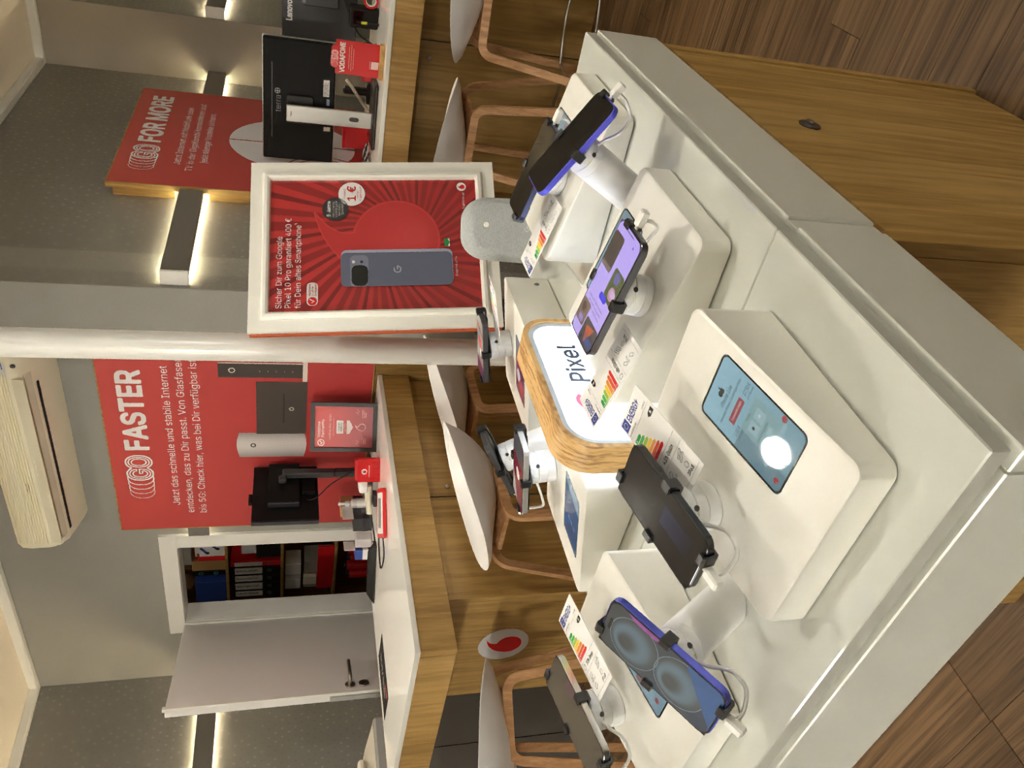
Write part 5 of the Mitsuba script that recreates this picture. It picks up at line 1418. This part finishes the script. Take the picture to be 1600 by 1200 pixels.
# ------------------------------------------------------------------ store room shelf
t = thing('storage_shelf', 'oak storage shelf in the room behind the open doorway', 'shelf')
SXf = 3.45
part(t, 'back_panel', cb(3.78, 3.8, 3.82, 4.98, 0.0, 2.3, 0.001), 'm_oak_dark')
for y in (3.82, 4.96): part(t, 'side_panel', cb(SXf, 3.779, y, y + 0.02, 0, 2.3, 0.001), 'm_oak')
SH = [0.68, 1.012, 1.352, 1.692, 2.06]
for z in SH: part(t, 'shelf_board', cb(SXf, 3.779, 3.8405, 4.9595, z, z + 0.018, 0.001), 'm_oak')


def goods(name, lab, cat_, y0, y1, z0, h_, x0, dx, mat, group=None):
    t = thing(name, lab, cat_, group)
    part(t, 'body', cb(x0, x0 + dx, y0, y1, z0 + 0.0185, z0 + 0.0185 + h_, 0.002), mat)
    return t


g_ = 'goods on the store room shelf'
# third level: binders
for k, (y0, y1, mt, s_) in enumerate(((4.245, 4.29, 'm_red', ''), (4.3, 4.37, 'm_blk_matte', 'Schriftverkehr'), (4.38, 4.445, 'm_blk_matte', 'Serviceaufträge 2025'), (4.455, 4.53, 'm_blk_matte', 'Lieferscheine 2025'), (4.54, 4.60, 'm_blk_matte', 'Kassenbuch'))):
    lab = ('red ring binder in the store room, first of the row', 'black ring binder lettered Schriftverkehr in the store room', 'black ring binder next to the Schriftverkehr binder, third of the row', 'black ring binder fourth of the row in the store room', 'black ring binder last of the row by the door jamb')[k]
    t = goods('ring_binder', lab, 'binder', y0, y1, 1.352, 0.31, SXf + 0.01, 0.24, mt, 'ring binders on the store room shelf')
    bmn = M4((SXf + 0.01, y1 - 0.004, 1.3705), (0, -1, 0), (0, 0, 1))
    P = Print(); wdt = y1 - y0 - 0.008
    P.rect(0, 0.115, wdt, 0.285, (226, 222, 216), 1)
    if s_: P.text(s_, wdt * 0.36, 0.28, 0.02, (50, 46, 44), 2, True, 0.14, 'l', -math.pi / 2)
    P.put(t, 'spine_label', bmn, 'm_print', 0.0004)
    part(t, 'finger_ring', tr(mv(ext(Point(0, 0).buffer(0.014).difference(Point(0, 0).buffer(0.009)), 0.002), wdt / 2, 0.07, 0.0002), bmn), 'm_chrome')
goods('tool_box', 'dark case with white stripes above the binders in the store room', 'box', 4.05, 4.22, 1.352, 0.15, SXf + 0.02, 0.2, 'm_blk_matte')
goods('paper_stack', 'stack of white paper on the binder shelf in the store room', 'paper', 4.07, 4.2, 1.352 + 0.152, 0.09, SXf + 0.04, 0.2, 'm_paper')
# top level
goods('cardboard_box', 'brown cardboard boxes top right in the store room', 'box', 4.06, 4.22, 1.692, 0.2, SXf + 0.08, 0.2, 'm_kraft')
t = goods('printed_box', 'white printed box with blue tool pictures in the store room', 'box', 4.03, 4.165, 1.692, 0.175, SXf + 0.005, 0.07, 'm_paper')
P = Print()
for x, y, a in ((0.05, 0.12, 0.5), (0.085, 0.06, 0.5)): P.poly(affinity.rotate(sbox(x - 0.035, y - 0.008, x + 0.035, y + 0.008), 35), (60, 70, 150), 1); P.disc(x - 0.02, y - 0.02, 0.012, (40, 40, 60), 2)
P.rect(0.0, 0.15, 0.03, 0.165, (150, 60, 60), 1)
P.put(t, 'print', M4((SXf + 0.005, 4.162, 1.7105), (0, -1, 0), (0, 0, 1)))
goods('printed_box', 'small box with a red print below the white printed box', 'box', 4.17, 4.215, 1.692, 0.16, SXf + 0.01, 0.06, 'm_red')
goods('white_carton', 'plain white carton high in the store room', 'box', 4.08, 4.26, 1.692 + 0.2, 0.12, SXf + 0.02, 0.06, 'm_grey_item')
goods('cardboard_box', 'flat brown box standing beside the printed boxes in the store room', 'box', 4.22, 4.31, 1.692, 0.2, SXf + 0.01, 0.1, 'm_kraft')
t = goods('router_box', 'black box with two cyan emblems in the store room', 'box', 4.315, 4.36, 1.692, 0.2, SXf + 0.01, 0.12, 'm_blk')
P = Print()
for z in (0.06, 0.15): q = Point(0.022, z).buffer(0.014); P.poly(q.difference(q.buffer(-0.005)), (60, 170, 180), 1)
P.put(t, 'emblem', M4((SXf + 0.01, 4.36, 1.7105), (0, -1, 0), (0, 0, 1)))
goods('blue_box', 'dark blue box on the upper shelf beside the door jamb', 'box', 4.43, 4.64, 1.692, 0.19, SXf + 0.01, 0.14, 'm_blue')
random.seed(5)
for k in range(2):
    t = thing('packing_paper', ('crumpled brown packing paper beside the blue box', 'crumpled brown packing paper above the black box')[k], 'paper')
    q = trimesh.creation.icosphere(3, 0.052); nv = meshkit.noise(q.vertices * 22 + 7 * k); q.vertices *= (0.65 + 0.7 * nv)[:, None]; q.vertices[:, 0] *= 0.8
    part(t, 'crumple', mv(q, SXf + 0.13, (4.55, 4.385)[k], 1.692 + 0.0185 + (0.245, 0.255)[k]), 'm_kraft')
# second level
for k, (y0, y1) in enumerate(((4.30, 4.41), (4.46, 4.56))):
    goods('white_card_box', ('white card box on the middle shelf, nearer the speaker side', 'white card box on the middle shelf beside the door jamb')[k], 'box', y0, y1, 1.012 + 0.21, 0.1, SXf + 0.02, 0.12, 'm_paper')
    goods('grey_carton', ('grey carton under the first white card box', 'grey carton under the second white card box')[k], 'box', y0 - 0.005, y1 + 0.005, 1.012, 0.19, SXf + 0.03, 0.14, 'm_grey_item')
goods('paper_sheet', 'grey sheet of card leaning at the back of the middle shelf', 'paper', 4.05, 4.24, 1.012, 0.2, SXf + 0.16, 0.01, 'm_grey_item')
goods('red_carton', 'long bright red carton lying on the middle shelf of the store room', 'box', 4.13, 4.55, 1.012, 0.105, SXf + 0.005, 0.02, 'm_red_gloss')
goods('beige_box', 'beige box on top of the long red carton', 'box', 4.42, 4.50, 1.012 + 0.108, 0.085, SXf + 0.002, 0.03, 'm_beige')
# lowest level seen
for k in range(4):
    y = 4.22 + 0.085 * k
    t = thing('wrapped_roll', ('red wrapped roll on the low shelf of the store room, first of four', 'red wrapped roll on the low shelf of the store room, second of four', 'red wrapped roll on the low shelf of the store room, third of four', 'red wrapped roll on the low shelf of the store room, last of four')[k], 'roll', 'red wrapped rolls')
    part(t, 'wrap', mv(cyl(0.034, 0.24 - 0.02 * (k % 2), 18, 0.004), SXf + 0.06, y, 0.68 + 0.0187), 'm_red', 30)
    part(t, 'cap', mv(cyl(0.02, 0.02, 14, 0.002), SXf + 0.06, y, 0.68 + 0.0187 + 0.24 - 0.02 * (k % 2)), 'm_blk_soft', 30)
